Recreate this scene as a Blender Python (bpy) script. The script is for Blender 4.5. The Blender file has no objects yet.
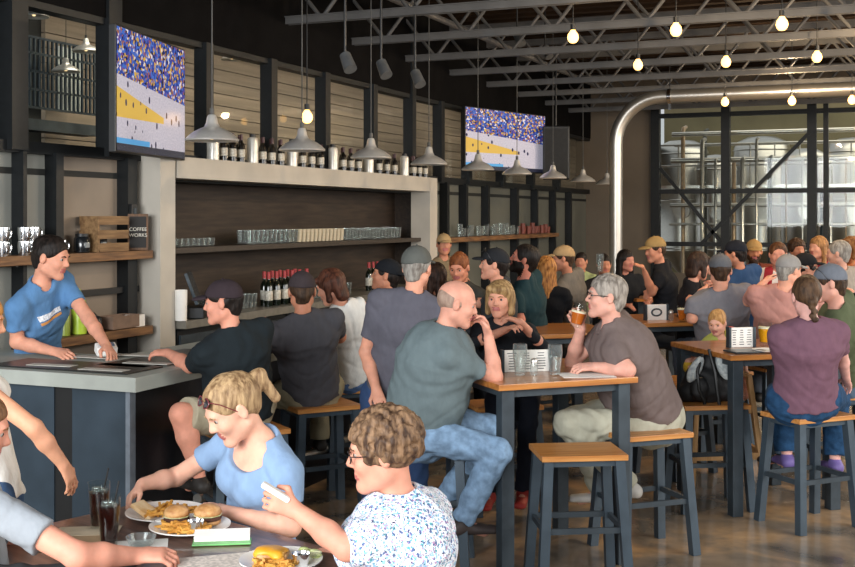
import bpy, bmesh, math, random
import numpy as np
from mathutils import Vector, Matrix
from mathutils.bvhtree import BVHTree

random.seed(7)
PI = math.pi
SC = bpy.context.scene
COL = SC.collection

# ------------------------------------------------------------------ camera
F = 1140.0; HZ = 217.0; CX = 427.5; H = 1.95
A = math.radians(22.7)
CA, SA = math.cos(A), math.sin(A)

def rd(r, d, z=0.0):
    """a point from its offset to the right and its distance straight ahead of the viewpoint"""
    return Vector((r * CA - d * SA, r * SA + d * CA, z))

def P(px, py, d):
    return rd((px - CX) / F * d, d, H - (py - HZ) * d / F)

def G(px, py, z):
    return P(px, py, (H - z) * F / (py - HZ))

def dX(px, X):
    return X / (((px - CX) / F) * CA - SA)

def dY(px, Y):
    return Y / (((px - CX) / F) * SA + CA)

def fvec(phi):
    """heading on the floor plan: 0 away from the viewpoint, 90 right, -90 left, 180 back"""
    p = math.radians(phi)
    v = rd(math.sin(p), math.cos(p), 0)
    return v.normalized()

def zrot(phi):
    v = fvec(phi)
    return math.atan2(v.y, v.x) - PI / 2

cd = bpy.data.cameras.new('camera'); co = bpy.data.objects.new('camera', cd); COL.objects.link(co)
co.location = (0, 0, H); co.rotation_euler = (PI / 2, 0, A)
cd.sensor_width = 36.0; cd.lens = F / 855 * 36.0
cd.shift_y = -(283.5 - HZ) / 855.0
cd.clip_start = 0.05; cd.clip_end = 200
SC.camera = co
SC.view_settings.view_transform = 'Standard'; SC.view_settings.look = 'None'
SC.view_settings.gamma = 1; SC.view_settings.use_curve_mapping = False
SC.view_settings.exposure = 0.0
try: SC.cycles.use_denoising = True
except Exception: pass

# ------------------------------------------------------------------ materials
def hx(s):
    s = s.lstrip('#')
    c = [int(s[i:i+2], 16) / 255 for i in (0, 2, 4)]
    return tuple((x / 12.92 if x <= .04045 else ((x + .055) / 1.055) ** 2.4) for x in c) + (1,)

MATS = {}
def mat(name, col, rough=.6, metal=0.0, var=.12, scale=14, bump=.0, bscale=60, stretch=(1, 1, 1), col2=None,
        emit=0, trans=0, ior=1.45, spec=.5, sss=0, alpha=1, coat=0):
    if name in MATS: return MATS[name]
    m = bpy.data.materials.new(name); MATS[name] = m
    m.use_nodes = True
    nt = m.node_tree; b = nt.nodes['Principled BSDF']
    c = hx(col) if isinstance(col, str) else col
    tc = nt.nodes.new('ShaderNodeTexCoord')
    mp = nt.nodes.new('ShaderNodeMapping'); mp.inputs['Scale'].default_value = stretch
    nt.links.new(tc.outputs['Object'], mp.inputs[0])
    if var or col2:
        n = nt.nodes.new('ShaderNodeTexNoise'); n.inputs['Scale'].default_value = scale; n.inputs['Detail'].default_value = 5
        nt.links.new(mp.outputs[0], n.inputs['Vector'])
        r = nt.nodes.new('ShaderNodeValToRGB')
        e = r.color_ramp.elements
        e[0].position = .36; e[1].position = .64
        if col2: c2 = hx(col2); e[0].color = c2; e[1].color = c
        else:
            e[0].color = tuple(x * (1 - var) for x in c[:3]) + (1,)
            e[1].color = tuple(min(1, x * (1 + var)) for x in c[:3]) + (1,)
        nt.links.new(n.outputs['Fac'], r.inputs[0]); nt.links.new(r.outputs[0], b.inputs['Base Color'])
    else:
        b.inputs['Base Color'].default_value = c
    b.inputs['Roughness'].default_value = rough
    b.inputs['Metallic'].default_value = metal
    b.inputs['IOR'].default_value = ior
    b.inputs['Specular IOR Level'].default_value = spec
    b.inputs['Transmission Weight'].default_value = trans
    b.inputs['Alpha'].default_value = alpha
    b.inputs['Coat Weight'].default_value = coat
    if sss:
        b.inputs['Subsurface Weight'].default_value = sss
        b.inputs['Subsurface Radius'].default_value = (.012, .004, .002); b.inputs['Subsurface Scale'].default_value = 1.0
    if emit:
        b.inputs['Emission Color'].default_value = c; b.inputs['Emission Strength'].default_value = emit
    if bump:
        n2 = nt.nodes.new('ShaderNodeTexNoise'); n2.inputs['Scale'].default_value = bscale; n2.inputs['Detail'].default_value = 4
        nt.links.new(mp.outputs[0], n2.inputs['Vector'])
        bp = nt.nodes.new('ShaderNodeBump'); bp.inputs['Strength'].default_value = bump; bp.inputs['Distance'].default_value = .01
        nt.links.new(n2.outputs['Fac'], bp.inputs['Height']); nt.links.new(bp.outputs[0], b.inputs['Normal'])
    return m

def wood(name, c1, c2, axis=0, scale=3.0, rough=.4, coat=0):
    if name in MATS: return MATS[name]
    st = [14, 14, 14]; st[axis] = 1.2
    m = mat(name, c1, rough=rough, col2=c2, scale=scale, stretch=tuple(st), bump=.08, bscale=8, coat=coat)
    return m

def fabric(name, c, var=.05, rough=.9):
    return mat('cloth_' + name, c, rough=rough, var=var, scale=30, bump=.6, bscale=22, spec=.2, stretch=(1, 1, .55))

def skinm(name, c):
    return mat('skin_' + name, c, rough=.55, var=.10, scale=16, spec=.3, sss=.08)

def hairm(name, c1, c2):
    return mat('hair_' + name, c1, rough=.55, col2=c2, scale=55, stretch=(1, 1, .25), bump=.8, bscale=70, spec=.25)

STEEL = mat('brushed_steel', '#c9c6bf', rough=.33, metal=1, var=.06, scale=30)
DARKST = mat('dark_steel', '#3c454c', rough=.5, metal=.35, var=.15, scale=9)
BLUEST = mat('blue_grey_steel', '#434f59', rough=.42, metal=.35, var=.12, scale=7, bump=.03)
BLACK = mat('black_plastic', '#141516', rough=.45, var=.1)
CHROME = mat('chrome', '#e2e4e6', rough=.12, metal=1, var=0)
TOPW = wood('honey_oak', '#b8793c', '#94592a', 0, 2.2, .28, .35)
TOPE = wood('oak_edge', '#c58c50', '#a86d35', 0, 3, .4)
SHELFW = wood('reclaimed_shelf_wood', '#86603c', '#5d4029', 1, 3, .55)
GLASS = mat('clear_glass', '#f4f8f8', rough=.02, trans=1, var=0, ior=1.3, spec=.6)
PAPER = mat('white_paper', '#e9e6e0', rough=.8, var=.04)
PORC = mat('white_porcelain', '#efece6', rough=.2, var=.02)

# ------------------------------------------------------------------ object helpers
def link(name, data, parent=None, loc=None):
    o = bpy.data.objects.new(name, data); COL.objects.link(o)
    if parent is not None: o.parent = parent
    if loc is not None: o.location = loc
    return o

def tag(o, label=None, cat=None, group=None, kind=None):
    if label: o['label'] = label
    if cat: o['category'] = cat
    if group: o['group'] = group
    if kind: o['kind'] = kind
    return o

def thing(name, label, cat, loc=(0, 0, 0), rz=0.0, group=None):
    o = link(name, None, loc=loc); o.rotation_euler = (0, 0, rz)
    o.empty_display_size = .1
    return tag(o, label, cat, group)

def dup(root, loc=None, rz=None, label=None, group=None):
    r = root.copy(); COL.objects.link(r)
    if loc is not None: r.location = loc
    if rz is not None: r.rotation_euler = (0, 0, rz)
    if label: r['label'] = label
    if group: r['group'] = group
    for ch in list(root.children):
        c = ch.copy(); COL.objects.link(c); c.parent = r
        for g in list(ch.children):
            d = g.copy(); COL.objects.link(d); d.parent = c
    return r

class MB:
    def __init__(s): s.bm = bmesh.new()
    def box(s, c, size, rz=0, rot=None, bev=0):
        M = Matrix.Translation(c) @ (rot.to_4x4() if rot is not None else Matrix.Rotation(rz, 4, 'Z')) @ Matrix.Diagonal((size[0], size[1], size[2], 1))
        r = bmesh.ops.create_cube(s.bm, size=1, matrix=M)
        if bev:
            es = set()
            for v in r['verts']: es.update(v.link_edges)
            bmesh.ops.bevel(s.bm, geom=list(es), offset=bev, segments=2, affect='EDGES', profile=.6)
        return s
    def bar(s, a, b, w, h=None, up=(0, 0, 1), bev=0):
        a = Vector(a); b = Vector(b); h = h or w
        d = b - a; L = d.length; z = d.normalized(); up = Vector(up)
        if abs(z.dot(up)) > .98: up = Vector((1, 0, 0))
        x = up.cross(z).normalized(); y = z.cross(x)
        R = Matrix((x, y, z)).transposed()
        return s.box((a + b) / 2, (w, h, L), rot=R, bev=bev)
    def cyl(s, a, b, r1, r2=None, n=16):
        a = Vector(a); b = Vector(b); r2 = r1 if r2 is None else r2
        d = b - a
        M = Matrix.Translation((a + b) / 2) @ d.to_track_quat('Z', 'Y').to_matrix().to_4x4()
        bmesh.ops.create_cone(s.bm, cap_ends=True, segments=n, radius1=r1, radius2=r2, depth=d.length, matrix=M)
        return s
    def ball(s, c, r, sc=(1, 1, 1), n=12):
        M = Matrix.Translation(c) @ Matrix.Diagonal((sc[0], sc[1], sc[2], 1))
        bmesh.ops.create_uvsphere(s.bm, u_segments=n * 2, v_segments=n, radius=r, matrix=M)
        return s
    def lathe(s, prof, c=(0, 0, 0), n=24, rot=None):
        """prof: (radius, z) pairs"""
        c = Vector(c); rings = []
        for (r, z) in prof:
            if r < 1e-5:
                p = Vector((0, 0, z)); p = rot @ p if rot else p
                rings.append([s.bm.verts.new(c + p)]); continue
            ring = []
            for i in range(n):
                t = 2 * PI * i / n
                p = Vector((r * math.cos(t), r * math.sin(t), z)); p = rot @ p if rot else p
                ring.append(s.bm.verts.new(c + p))
            rings.append(ring)
        for a, b in zip(rings, rings[1:]):
            if len(a) == 1 and len(b) == 1: continue
            for i in range(n):
                j = (i + 1) % n
                if len(a) == 1: s.bm.faces.new((a[0], b[i], b[j]))
                elif len(b) == 1: s.bm.faces.new((a[i], b[0], a[j]))
                else: s.bm.faces.new((a[i], b[i], b[j], a[j]))
        return s
    def tube(s, pts, r, n=8, closed=False):
        pts = [Vector(p) for p in pts]; rings = []
        N = len(pts); prev = None
        for i, p in enumerate(pts):
            if closed: t = (pts[(i + 1) % N] - pts[i - 1]).normalized()
            else: t = (pts[min(i + 1, N - 1)] - pts[max(i - 1, 0)]).normalized()
            if prev is None:
                u = Vector((0, 0, 1)) if abs(t.z) < .9 else Vector((1, 0, 0))
                x = t.cross(u).normalized()
            else: x = (prev - t * prev.dot(t)).normalized()
            prev = x; y = t.cross(x)
            rr = r[i] if isinstance(r, (list, tuple)) else r
            rings.append([s.bm.verts.new(p + x * (rr * math.cos(2 * PI * k / n)) + y * (rr * math.sin(2 * PI * k / n))) for k in range(n)])
        for i in range(N if closed else N - 1):
            a, b = rings[i], rings[(i + 1) % N]
            for k in range(n):
                s.bm.faces.new((a[k], a[(k + 1) % n], b[(k + 1) % n], b[k]))
        if not closed:
            s.bm.faces.new(rings[0][::-1]); s.bm.faces.new(rings[-1])
        return s
    def prism(s, pts, z0, z1):
        lo = [s.bm.verts.new((p[0], p[1], z0)) for p in pts]; hi = [s.bm.verts.new((p[0], p[1], z1)) for p in pts]
        n = len(pts)
        s.bm.faces.new(lo[::-1]); s.bm.faces.new(hi)
        for i in range(n): s.bm.faces.new((lo[i], lo[(i + 1) % n], hi[(i + 1) % n], hi[i]))
        return s
    def quad(s, a, b, c, d):
        s.bm.faces.new([s.bm.verts.new(p) for p in (a, b, c, d)]); return s
    def build(s, name, m, parent=None, loc=None, smooth=False, norm=True):
        me = bpy.data.meshes.new(name)
        if norm: bmesh.ops.recalc_face_normals(s.bm, faces=s.bm.faces[:])
        s.bm.to_mesh(me); s.bm.free()
        for mm in (m if isinstance(m, (list, tuple)) else [m]): me.materials.append(mm)
        if smooth:
            for p in me.polygons: p.use_smooth = True
            try: me.set_sharp_from_angle(angle=math.radians(42))
            except Exception: pass
        return link(name, me, parent, loc)

def struct(name, mb, m, smooth=False):
    o = mb.build(name, m, smooth=smooth); o['kind'] = 'structure'; return o

# ------------------------------------------------------------------ implicit surfaces for soft, continuous shapes
class Field:
    def __init__(s, res): s.res = res; s.ops = []
    def add(s, fn, lo, hi, k=.02, op=0): s.ops.append((fn, np.array(lo, float), np.array(hi, float), k, op))
    def rc(s, a, b, ra, rb, k=.02, op=0):
        a = np.array(a, float); b = np.array(b, float); R = max(ra, rb)
        ab = b - a; L2 = max(ab @ ab, 1e-9)
        def fn(X, Y, Z):
            px, py, pz = X - a[0], Y - a[1], Z - a[2]
            t = np.clip((px * ab[0] + py * ab[1] + pz * ab[2]) / L2, 0, 1)
            return np.sqrt((px - t * ab[0]) ** 2 + (py - t * ab[1]) ** 2 + (pz - t * ab[2]) ** 2) - (ra + (rb - ra) * t)
        s.add(fn, np.minimum(a, b) - R, np.maximum(a, b) + R, k, op)
    def cc(s, a, b, ra, rb, k=.02, op=0):
        """tapered cylinder with a flat end at b and a round one at a"""
        a = np.array(a, float); b = np.array(b, float); R = max(ra, rb)
        ab = b - a; L = math.sqrt(ab @ ab); u = ab / L
        def fn(X, Y, Z):
            px, py, pz = X - a[0], Y - a[1], Z - a[2]
            h = px * u[0] + py * u[1] + pz * u[2]; t = np.clip(h / L, 0, 1)
            q = np.sqrt((px - t * ab[0]) ** 2 + (py - t * ab[1]) ** 2 + (pz - t * ab[2]) ** 2) - (ra + (rb - ra) * t)
            return np.maximum(q, h - L)
        s.add(fn, np.minimum(a, b) - R, np.maximum(a, b) + R, k, op)
    def ell(s, c, r, M=None, k=.02, op=0):
        """ellipsoid; M: 3x3 whose columns are its axes"""
        c = np.array(c, float); r = np.array(r, float); M = np.eye(3) if M is None else np.array(M)
        ext = np.sqrt(((M * r) ** 2).sum(1))
        def fn(X, Y, Z):
            px, py, pz = X - c[0], Y - c[1], Z - c[2]
            q = [(px * M[0, i] + py * M[1, i] + pz * M[2, i]) / r[i] for i in range(3)]
            k0 = np.sqrt(q[0] ** 2 + q[1] ** 2 + q[2] ** 2) + 1e-9
            k1 = np.sqrt((q[0] / r[0]) ** 2 + (q[1] / r[1]) ** 2 + (q[2] / r[2]) ** 2) + 1e-9
            return k0 * (k0 - 1) / k1
        s.add(fn, c - ext, c + ext, k, op)
    def erc(s, a, b, wa, wb, da, db, side, fwd, k=.03, op=0):
        """segment with an elliptic section: w along side, d along fwd"""
        a = np.array(a, float); b = np.array(b, float); side = np.array(side); fwd = np.array(fwd)
        ab = b - a; L2 = max(ab @ ab, 1e-9); R = max(wa, wb, da, db)
        up = np.cross(side, fwd)
        def fn(X, Y, Z):
            px, py, pz = X - a[0], Y - a[1], Z - a[2]
            t = np.clip((px * ab[0] + py * ab[1] + pz * ab[2]) / L2, 0, 1)
            qx, qy, qz = px - t * ab[0], py - t * ab[1], pz - t * ab[2]
            w = wa + (wb - wa) * t; d = da + (db - da) * t
            ss = (qx * side[0] + qy * side[1] + qz * side[2]) / w
            ff = (qx * fwd[0] + qy * fwd[1] + qz * fwd[2]) / d
            uu = (qx * up[0] + qy * up[1] + qz * up[2]) / np.minimum(w, d)
            q = np.sqrt(ss ** 2 + ff ** 2 + uu ** 2) + 1e-6
            g = np.sqrt((ss / w) ** 2 + (ff / d) ** 2 + (uu / np.minimum(w, d)) ** 2) + 1e-6
            return q * (q - 1) / g
        s.add(fn, np.minimum(a, b) - R, np.maximum(a, b) + R, k, op)
    def cut(s, p, n):
        """remove everything on the side n points to"""
        p = np.array(p, float); n = np.array(n, float); n = n / np.linalg.norm(n)
        s.add(lambda X, Y, Z: (X - p[0]) * n[0] + (Y - p[1]) * n[1] + (Z - p[2]) * n[2], [-1e3] * 3, [1e3] * 3, 0, 2)
    def mesh(s, wob=0, seed=0):
        res = s.res
        adds = [o for o in s.ops if o[4] == 0]
        lo = np.min([o[1] for o in adds], 0) - 4 * res; hi = np.max([o[2] for o in adds], 0) + 4 * res
        n = np.ceil((hi - lo) / res).astype(int) + 1
        ax = [(lo[i] + res * np.arange(n[i])).astype(np.float32) for i in range(3)]
        V = np.full(n, .3, np.float32)
        for fn, a, b, k, op in s.ops:
            pad = k + 3.5 * res
            i0 = np.clip(np.floor((a - pad - lo) / res).astype(int), 0, n); i1 = np.clip(np.ceil((b + pad - lo) / res).astype(int) + 1, 0, n)
            if np.any(i1 <= i0): continue
            sl = tuple(slice(i0[j], i1[j]) for j in range(3))
            X = ax[0][sl[0]][:, None, None]; Y = ax[1][sl[1]][None, :, None]; Z = ax[2][sl[2]][None, None, :]
            d = fn(X, Y, Z).astype(np.float32); v = V[sl]
            if op == 0:
                if k > 0:
                    h = np.maximum(k - np.abs(v - d), 0) / k
                    V[sl] = np.minimum(v, d) - h * h * k * .25
                else: V[sl] = np.minimum(v, d)
            elif op == 1:
                if k > 0:
                    h = np.maximum(k - np.abs(v + d), 0) / k
                    V[sl] = np.maximum(v, -d) + h * h * k * .25
                else: V[sl] = np.maximum(v, -d)
            else: V[sl] = np.maximum(v, d)
        if wob:
            X = ax[0][:, None, None]; Y = ax[1][None, :, None]; Z = ax[2][None, None, :]
            w = np.sin(34 * X + 14 * Z + 3 * np.sin(17 * Y + seed) + seed) * np.sin(27 * Y - 16 * Z + 2.5 * np.sin(19 * Z + seed)) + \
                .9 * np.maximum(0, np.sin(30 * Z + 14 * X + 4 * np.sin(9 * X + 5 * Y + seed) + 3 * np.sin(8 * Y - 6 * Z))) ** 3
            V += (wob * w).astype(np.float32)
        return nets(V, lo, res)

def nets(V, lo, res):
    S = V < 0
    c = S[:-1, :-1, :-1]
    allv = c.copy(); anyv = c.copy()
    for dx in (0, 1):
        for dy in (0, 1):
            for dz in (0, 1):
                q = S[dx:S.shape[0] - 1 + dx, dy:S.shape[1] - 1 + dy, dz:S.shape[2] - 1 + dz]
                allv &= q; anyv |= q
    act = anyv & ~allv
    idx = np.argwhere(act)
    ids = np.full(act.shape, -1, np.int32); ids[act] = np.arange(len(idx))
    pos = np.zeros((len(idx), 3)); cnt = np.zeros(len(idx))
    corners = [(x, y, z) for x in (0, 1) for y in (0, 1) for z in (0, 1)]
    for a in corners:
        for axn in range(3):
            if a[axn]: continue
            b = list(a); b[axn] = 1
            va = V[idx[:, 0] + a[0], idx[:, 1] + a[1], idx[:, 2] + a[2]]
            vb = V[idx[:, 0] + b[0], idx[:, 1] + b[1], idx[:, 2] + b[2]]
            m = (va < 0) != (vb < 0)
            t = np.where(m, va / np.where(m, va - vb, 1), 0)
            for j in range(3):
                pos[:, j] += np.where(m, a[j] + (t if j == axn else 0), 0)
            cnt += m
    pos = lo + (idx + pos / cnt[:, None]) * res
    faces = []
    nx, ny, nz = V.shape
    for axn in range(3):
        o1, o2 = [(1, 2), (2, 0), (0, 1)][axn]
        s0 = [slice(None)] * 3; s1 = [slice(None)] * 3
        s0[axn] = slice(0, -1); s1[axn] = slice(1, None)
        A0, B0 = S[tuple(s0)], S[tuple(s1)]
        e = np.argwhere(A0 != B0)
        ok = (e[:, o1] > 0) & (e[:, o2] > 0) & (e[:, o1] < V.shape[o1] - 1) & (e[:, o2] < V.shape[o2] - 1)
        e = e[ok]
        fl = A0[e[:, 0], e[:, 1], e[:, 2]]
        def cell(d1, d2):
            q = e.copy(); q[:, o1] -= d1; q[:, o2] -= d2
            return ids[q[:, 0], q[:, 1], q[:, 2]]
        f = np.stack([cell(1, 1), cell(0, 1), cell(0, 0), cell(1, 0)], 1)
        f[~fl] = f[~fl][:, ::-1]
        faces.append(f)
    return pos, np.concatenate(faces)

def npmesh(name, pos, faces, mats, parent=None, origin=None, midx=None):
    me = bpy.data.meshes.new(name)
    if origin is not None: pos = pos - np.array(origin)
    me.vertices.add(len(pos)); me.vertices.foreach_set('co', pos.astype(np.float32).ravel())
    me.loops.add(faces.size); me.loops.foreach_set('vertex_index', faces.astype(np.int32).ravel())
    me.polygons.add(len(faces)); me.polygons.foreach_set('loop_start', np.arange(0, faces.size, 4, dtype=np.int32))
    try: me.polygons.foreach_set('loop_total', np.full(len(faces), 4, np.int32))
    except Exception: pass
    for m in mats: me.materials.append(m)
    if midx is not None: me.polygons.foreach_set('material_index', midx.astype(np.int32))
    me.update(calc_edges=True); me.validate()
    me.polygons.foreach_set('use_smooth', np.ones(len(me.polygons), bool))
    return link(name, me, parent)
# ------------------------------------------------------------------ people
def denim(c): return mat('denim_' + c, c, rough=.9, var=.22, scale=22, bump=.6, bscale=30, spec=.2)
def V3(v): return np.array((v[0], v[1], v[2]), float)
def nrm(v): return v / (np.linalg.norm(v) + 1e-12)
UP = np.array((0, 0, 1.0))
LIPS = mat('lips', '#a8605a', rough=.5, var=.05)
EYEW = mat('eye_white', '#a0938a', rough=.3, var=0)
IRIS = mat('iris', '#2a211c', rough=.2, var=0)
LENS = mat('dark_lens', '#1c1a1c', rough=.1, var=0, spec=.8)

def jt(j):
    if j is None: return None
    return V3(P(*j)) if not isinstance(j, np.ndarray) else j

def person(label, head, hip, tphi, hphi=None, pitch=0, roll=0, hs=1.0, build=1.0, female=False, res=.008,
           skin='#c98f76', shirt='#555555', shirt_name=None, shirt_mat=None, sleeve=.62, scoop=0, collar=False, belly=0,
           pants='#33415a', plen=1.0, shoes='#26221f', hair='short', hc=('#3a2b20', '#1f1712'), cap=None, brim_back=False, cap_mat=None,
           glasses=False, shades=False, beard=False, La='table', Ra='table', Ll='sit', Rl='sit', curlL=.45, curlR=.45,
           hdirL=None, hdirR=None, palmL=None, palmR=None, sw=None, print_=None, dep=1.0, jeans=False, belt=False, headlen=1.0, hem=0, far=False, wob=.0042):
    hphi = tphi if hphi is None else hphi
    hc_ = jt(head); hp = jt(hip)
    tf0 = V3(fvec(tphi)); side = nrm(np.cross(tf0, UP))         # side points to the person's right
    # head frame
    hf0 = V3(fvec(hphi)); hs0 = nrm(np.cross(hf0, UP))
    M = Matrix.Rotation(math.radians(-pitch), 3, Vector(hs0)) @ Matrix((Vector(hs0), Vector(hf0), Vector(UP))).transposed()
    if roll: M = Matrix.Rotation(math.radians(roll), 3, Vector(M.col[1])) @ M
    HM = np.array(M); hX, hY, hZ = HM[:, 0], HM[:, 1], HM[:, 2]
    nb = hc_ - hZ * .142 * hs - hY * .036 * hs; nb = nb - UP * .010 * hs
    up = nrm(nb - hp); tf = nrm(tf0 - up * (tf0 @ up)); side = nrm(np.cross(tf, up))
    L = np.linalg.norm(nb - hp); s = hs * build
    sw = sw if sw is not None else (.158 if female else .182) * hs * (0.6 + .4 * build)
    hw = (.155 if female else .15) * s
    wst = hp + up * L * .38; che = hp + up * L * .72
    S = {+1: nb - up * .075 * hs + side * sw, -1: nb - up * .075 * hs - side * sw}
    hj = {+1: hp + side * .09 * s, -1: hp - side * .09 * s}
    def torso(fl, g, k=.05):
        fl.erc(hp - up * .02, wst, hw + g, (.125 if female else .142) * s + g + belly * .6, .118 * s * dep + g, .1 * s * dep + g + belly * .5, side, tf, k)
        fl.erc(wst, che, (.125 if female else .142) * s + g + belly * .6, (.15 if female else .168) * s + g, .1 * s * dep + g + belly * .6, .112 * s * dep + g, side, tf, k)
        if belly: fl.ell(wst + tf * .05 * s - up * .02, (.13 * s + belly + g, .10 * s + belly + g, .15 * s), np.stack([side, tf, up], 1), k)
        fl.erc(che, nb - up * .07 * hs, (.15 if female else .168) * s + g, .128 * hs + g, .112 * s * dep + g, .075 * hs + g, side, tf, k)
        for sg in (1, -1):
            fl.rc(che + side * sg * hw * .5 + up * .02, S[sg] - up * .02 - side * sg * .015, .085 * s * (.6 + .4 * dep) + g, .050 * hs + g, .05)
            fl.rc(nb - up * .012 * hs, S[sg], .052 * hs + g, .047 * hs * (0.6 + .4 * build) + g, k * .8)
            if female: fl.ell(che + tf * .085 * s + side * sg * .07 * s - up * .02, (.06 * s + g, .055 * s + g, .06 * s + g), None, .04)
            else: fl.ell(che + tf * .06 * s + side * sg * .075 * s + up * .02, (.08 * s + g, .05 * s + g, .07 * s + g), np.stack([side, tf, up], 1), .04)
    # arms
    arms = {}
    for sg, mode, hd, pn in ((1, Ra, hdirR, palmR), (-1, La, hdirL, palmL)):
        s0 = S[sg]
        if mode == 'table':
            e = s0 - up * .22 * hs + tf * .13 * hs + side * sg * .07 * hs; w = e + tf * .21 * hs - side * sg * .10 * hs + UP * .02
        elif mode == 'down':
            e = s0 - UP * .28 * hs + side * sg * .05 - tf * .02; w = e - UP * .23 * hs + tf * .06
        elif mode == 'chin':
            e = s0 - UP * .20 * hs + tf * .19 * hs; w = hc_ + hY * .10 - hZ * .17 * hs + side * sg * .03
        elif mode == 'lap':
            e = s0 - UP * .27 * hs + tf * .03 + side * sg * .05; w = e + tf * .2 * hs - side * sg * .08 - UP * .05
        else:
            e, w = jt(mode[0]), jt(mode[1])
        fd = nrm(w - e) if hd is None else nrm(V3(fvec(hd[0])) * math.cos(math.radians(hd[1])) + UP * math.sin(math.radians(hd[1])))
        pnv = nrm(-UP + .4 * (-side * sg)) if pn is None else nrm(V3(fvec(pn[0])) * math.cos(math.radians(pn[1])) + UP * math.sin(math.radians(pn[1])))
        arms[sg] = (s0, e, w, fd, pnv)
    legs = {}
    for sg, mode in ((1, Rl), (-1, Ll)):
        h0 = hj[sg]
        if mode == 'sit':
            k_ = h0 + tf0 * .42 * hs + side * sg * .06 - UP * .03; a_ = k_ - UP * .40 * hs - tf0 * .04
        elif mode == 'stand':
            a_ = np.array((h0[0], h0[1], .085)) + side * sg * .03; k_ = (h0 + a_) / 2 + tf0 * .03
        else: k_, a_ = jt(mode[0]), jt(mode[1])
        legs[sg] = (h0, k_, a_)
    foot = min(legs[1][2][2], legs[-1][2][2])
    base = Vector((hp[0], hp[1], 0 if foot < .25 else max(0, foot - .09)))
    root = thing('person', label, 'person', base)
    O = np.array(base)
    asc = hs * (.92 if female else 1.0) * (.75 + .25 * build)
    # ---- body
    f = Field(res)
    torso(f, -.012)
    f.rc(nb - up * .03, hc_ - hZ * .05 * hs - hY * .022 * hs, .047 * asc, .050 * asc, .02)
    def hpnt(x, y, z): return hc_ + (hX * x + hY * y + hZ * z) * hs
    hl = headlen
    f.ell(hpnt(0, -.012, .035), np.array((.076, .097, .084)) * hs, HM, .03)
    f.ell(hpnt(0, .022, -.028), np.array((.061, .070, .080 * hl)) * hs, HM, .03)
    jw = .044 if female else .050
    for sx in (1, -1):
        f.rc(hpnt(sx * jw, -.005, -.058), hpnt(sx * .012, .066, -.093 * hl), .022 * hs, .018 * hs, .025)
        f.ell(hpnt(sx * .037, .062, -.022), np.array((.024, .022, .024)) * hs, HM, .02)
    f.ell(hpnt(0, .072, -.094 * hl), np.array((.022, .018, .017)) * hs, HM, .02)
    f.rc(hpnt(-.032, .080, .027), hpnt(.032, .080, .027), .011 * hs, .011 * hs, .02)
    f.rc(hpnt(0, .084, .016), hpnt(0, .1035, -.020), .0075 * hs, .0115 * hs, .014)
    for sx in (1, -1):
        f.ell(hpnt(sx * .012, .094, -.024), np.array((.009, .010, .008)) * hs, HM, .008)
        f.ell(hpnt(sx * .031, .101, .007), np.array((.018, .017, .012)) * hs, HM, .012, op=1)
        f.ell(hpnt(sx * .080, -.008, -.002), np.array((.010, .019, .032)) * hs, HM, .006)
        if res < .0075: f.ell(hpnt(sx * .091, -.002, .0), np.array((.006, .010, .018)) * hs, HM, .006, op=1)
    f.rc(hpnt(-.018, .087, -.050), hpnt(.018, .087, -.050), .0065 * hs, .0065 * hs, .006)
    f.rc(hpnt(-.015, .086, -.062), hpnt(.015, .086, -.062), .0075 * hs, .0075 * hs, .006)
    for sg in (1, -1):
        s0, e, w, fd, pn = arms[sg]
        f.rc(s0, e, .046 * asc, .037 * asc, .02); f.rc(e, e + (w - e) * .4, .040 * asc, .037 * asc, .015)
        f.rc(e + (w - e) * .4, w, .037 * asc, .026 * asc, .02)
        pn = nrm(pn - fd * (pn @ fd)); th = np.cross(pn, fd) * (-sg)
        hz_ = hs * (.9 if female else 1.0); c = curlR if sg == 1 else curlL
        f.erc(w + fd * .015, w + fd * .075 * hz_, .030 * hz_, .038 * hz_, .019 * hz_, .015 * hz_, th, pn, .015)
        fr = max(.0085 * hz_, .62 * res)
        def bend(v, ang): return v * math.cos(ang) + pn * math.sin(ang)
        if res <= .0095:
            for q, (off, ln) in enumerate(((.030, .072), (.010, .082), (-.010, .076), (-.029, .060))):
                p0 = w + fd * (.088 - abs(off - .005) * .25) * hz_ + th * off * hz_
                ang = c * .7 + q * .05; p = p0
                for seg, fr_ in ((.45, 1), (.32, .93), (.23, .85)):
                    dv = bend(nrm(fd + th * off * 2.2), ang); p2 = p + dv * ln * seg * hz_ * 1.05
                    f.rc(p, p2, fr * fr_ * 1.02, fr * fr_ * .93, .004); p = p2; ang += c * 1.25
            t0 = w + fd * .03 * hz_ + th * .024 * hz_; t1 = t0 + (fd * .028 + th * .030 + pn * (.008 + .015 * c)) * hz_
            t2 = t1 + (fd * .030 + th * (.010 - .02 * c) + pn * (.004 + .02 * c)) * hz_
            f.rc(t0, t1, .0135 * hz_, .011 * hz_, .012); f.rc(t1, t2, .0105 * hz_, .0085 * hz_, .004)
        else:
            f.erc(w + fd * .07 * hz_, w + bend(fd, c) * .14 * hz_, .036 * hz_, .030 * hz_, .013, .011, th, pn, .01)
            f.rc(w + fd * .03 + th * .02, w + fd * .06 * hz_ + th * .045 * hz_, .014, .012, .008)
    bare = plen < .95
    for sg in (1, -1):
        h0, k_, a_ = legs[sg]
        f.rc(h0, k_, .072 * s, .050 * s, .03); f.rc(k_, k_ + (a_ - k_) * .35, .05 * s, .050 * s, .02); f.rc(k_ + (a_ - k_) * .35, a_, .050 * s, .032 * hs, .02)
        ft = nrm(tf0 - UP * .15)
        f.rc(a_ - UP * .03, a_ + ft * .12 - UP * .05, .032 * hs, .028 * hs, .02)
    pos, fc = f.mesh()
    q = (pos - hc_) @ HM / hs
    fcent = q[fc[:, 0]]
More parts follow.
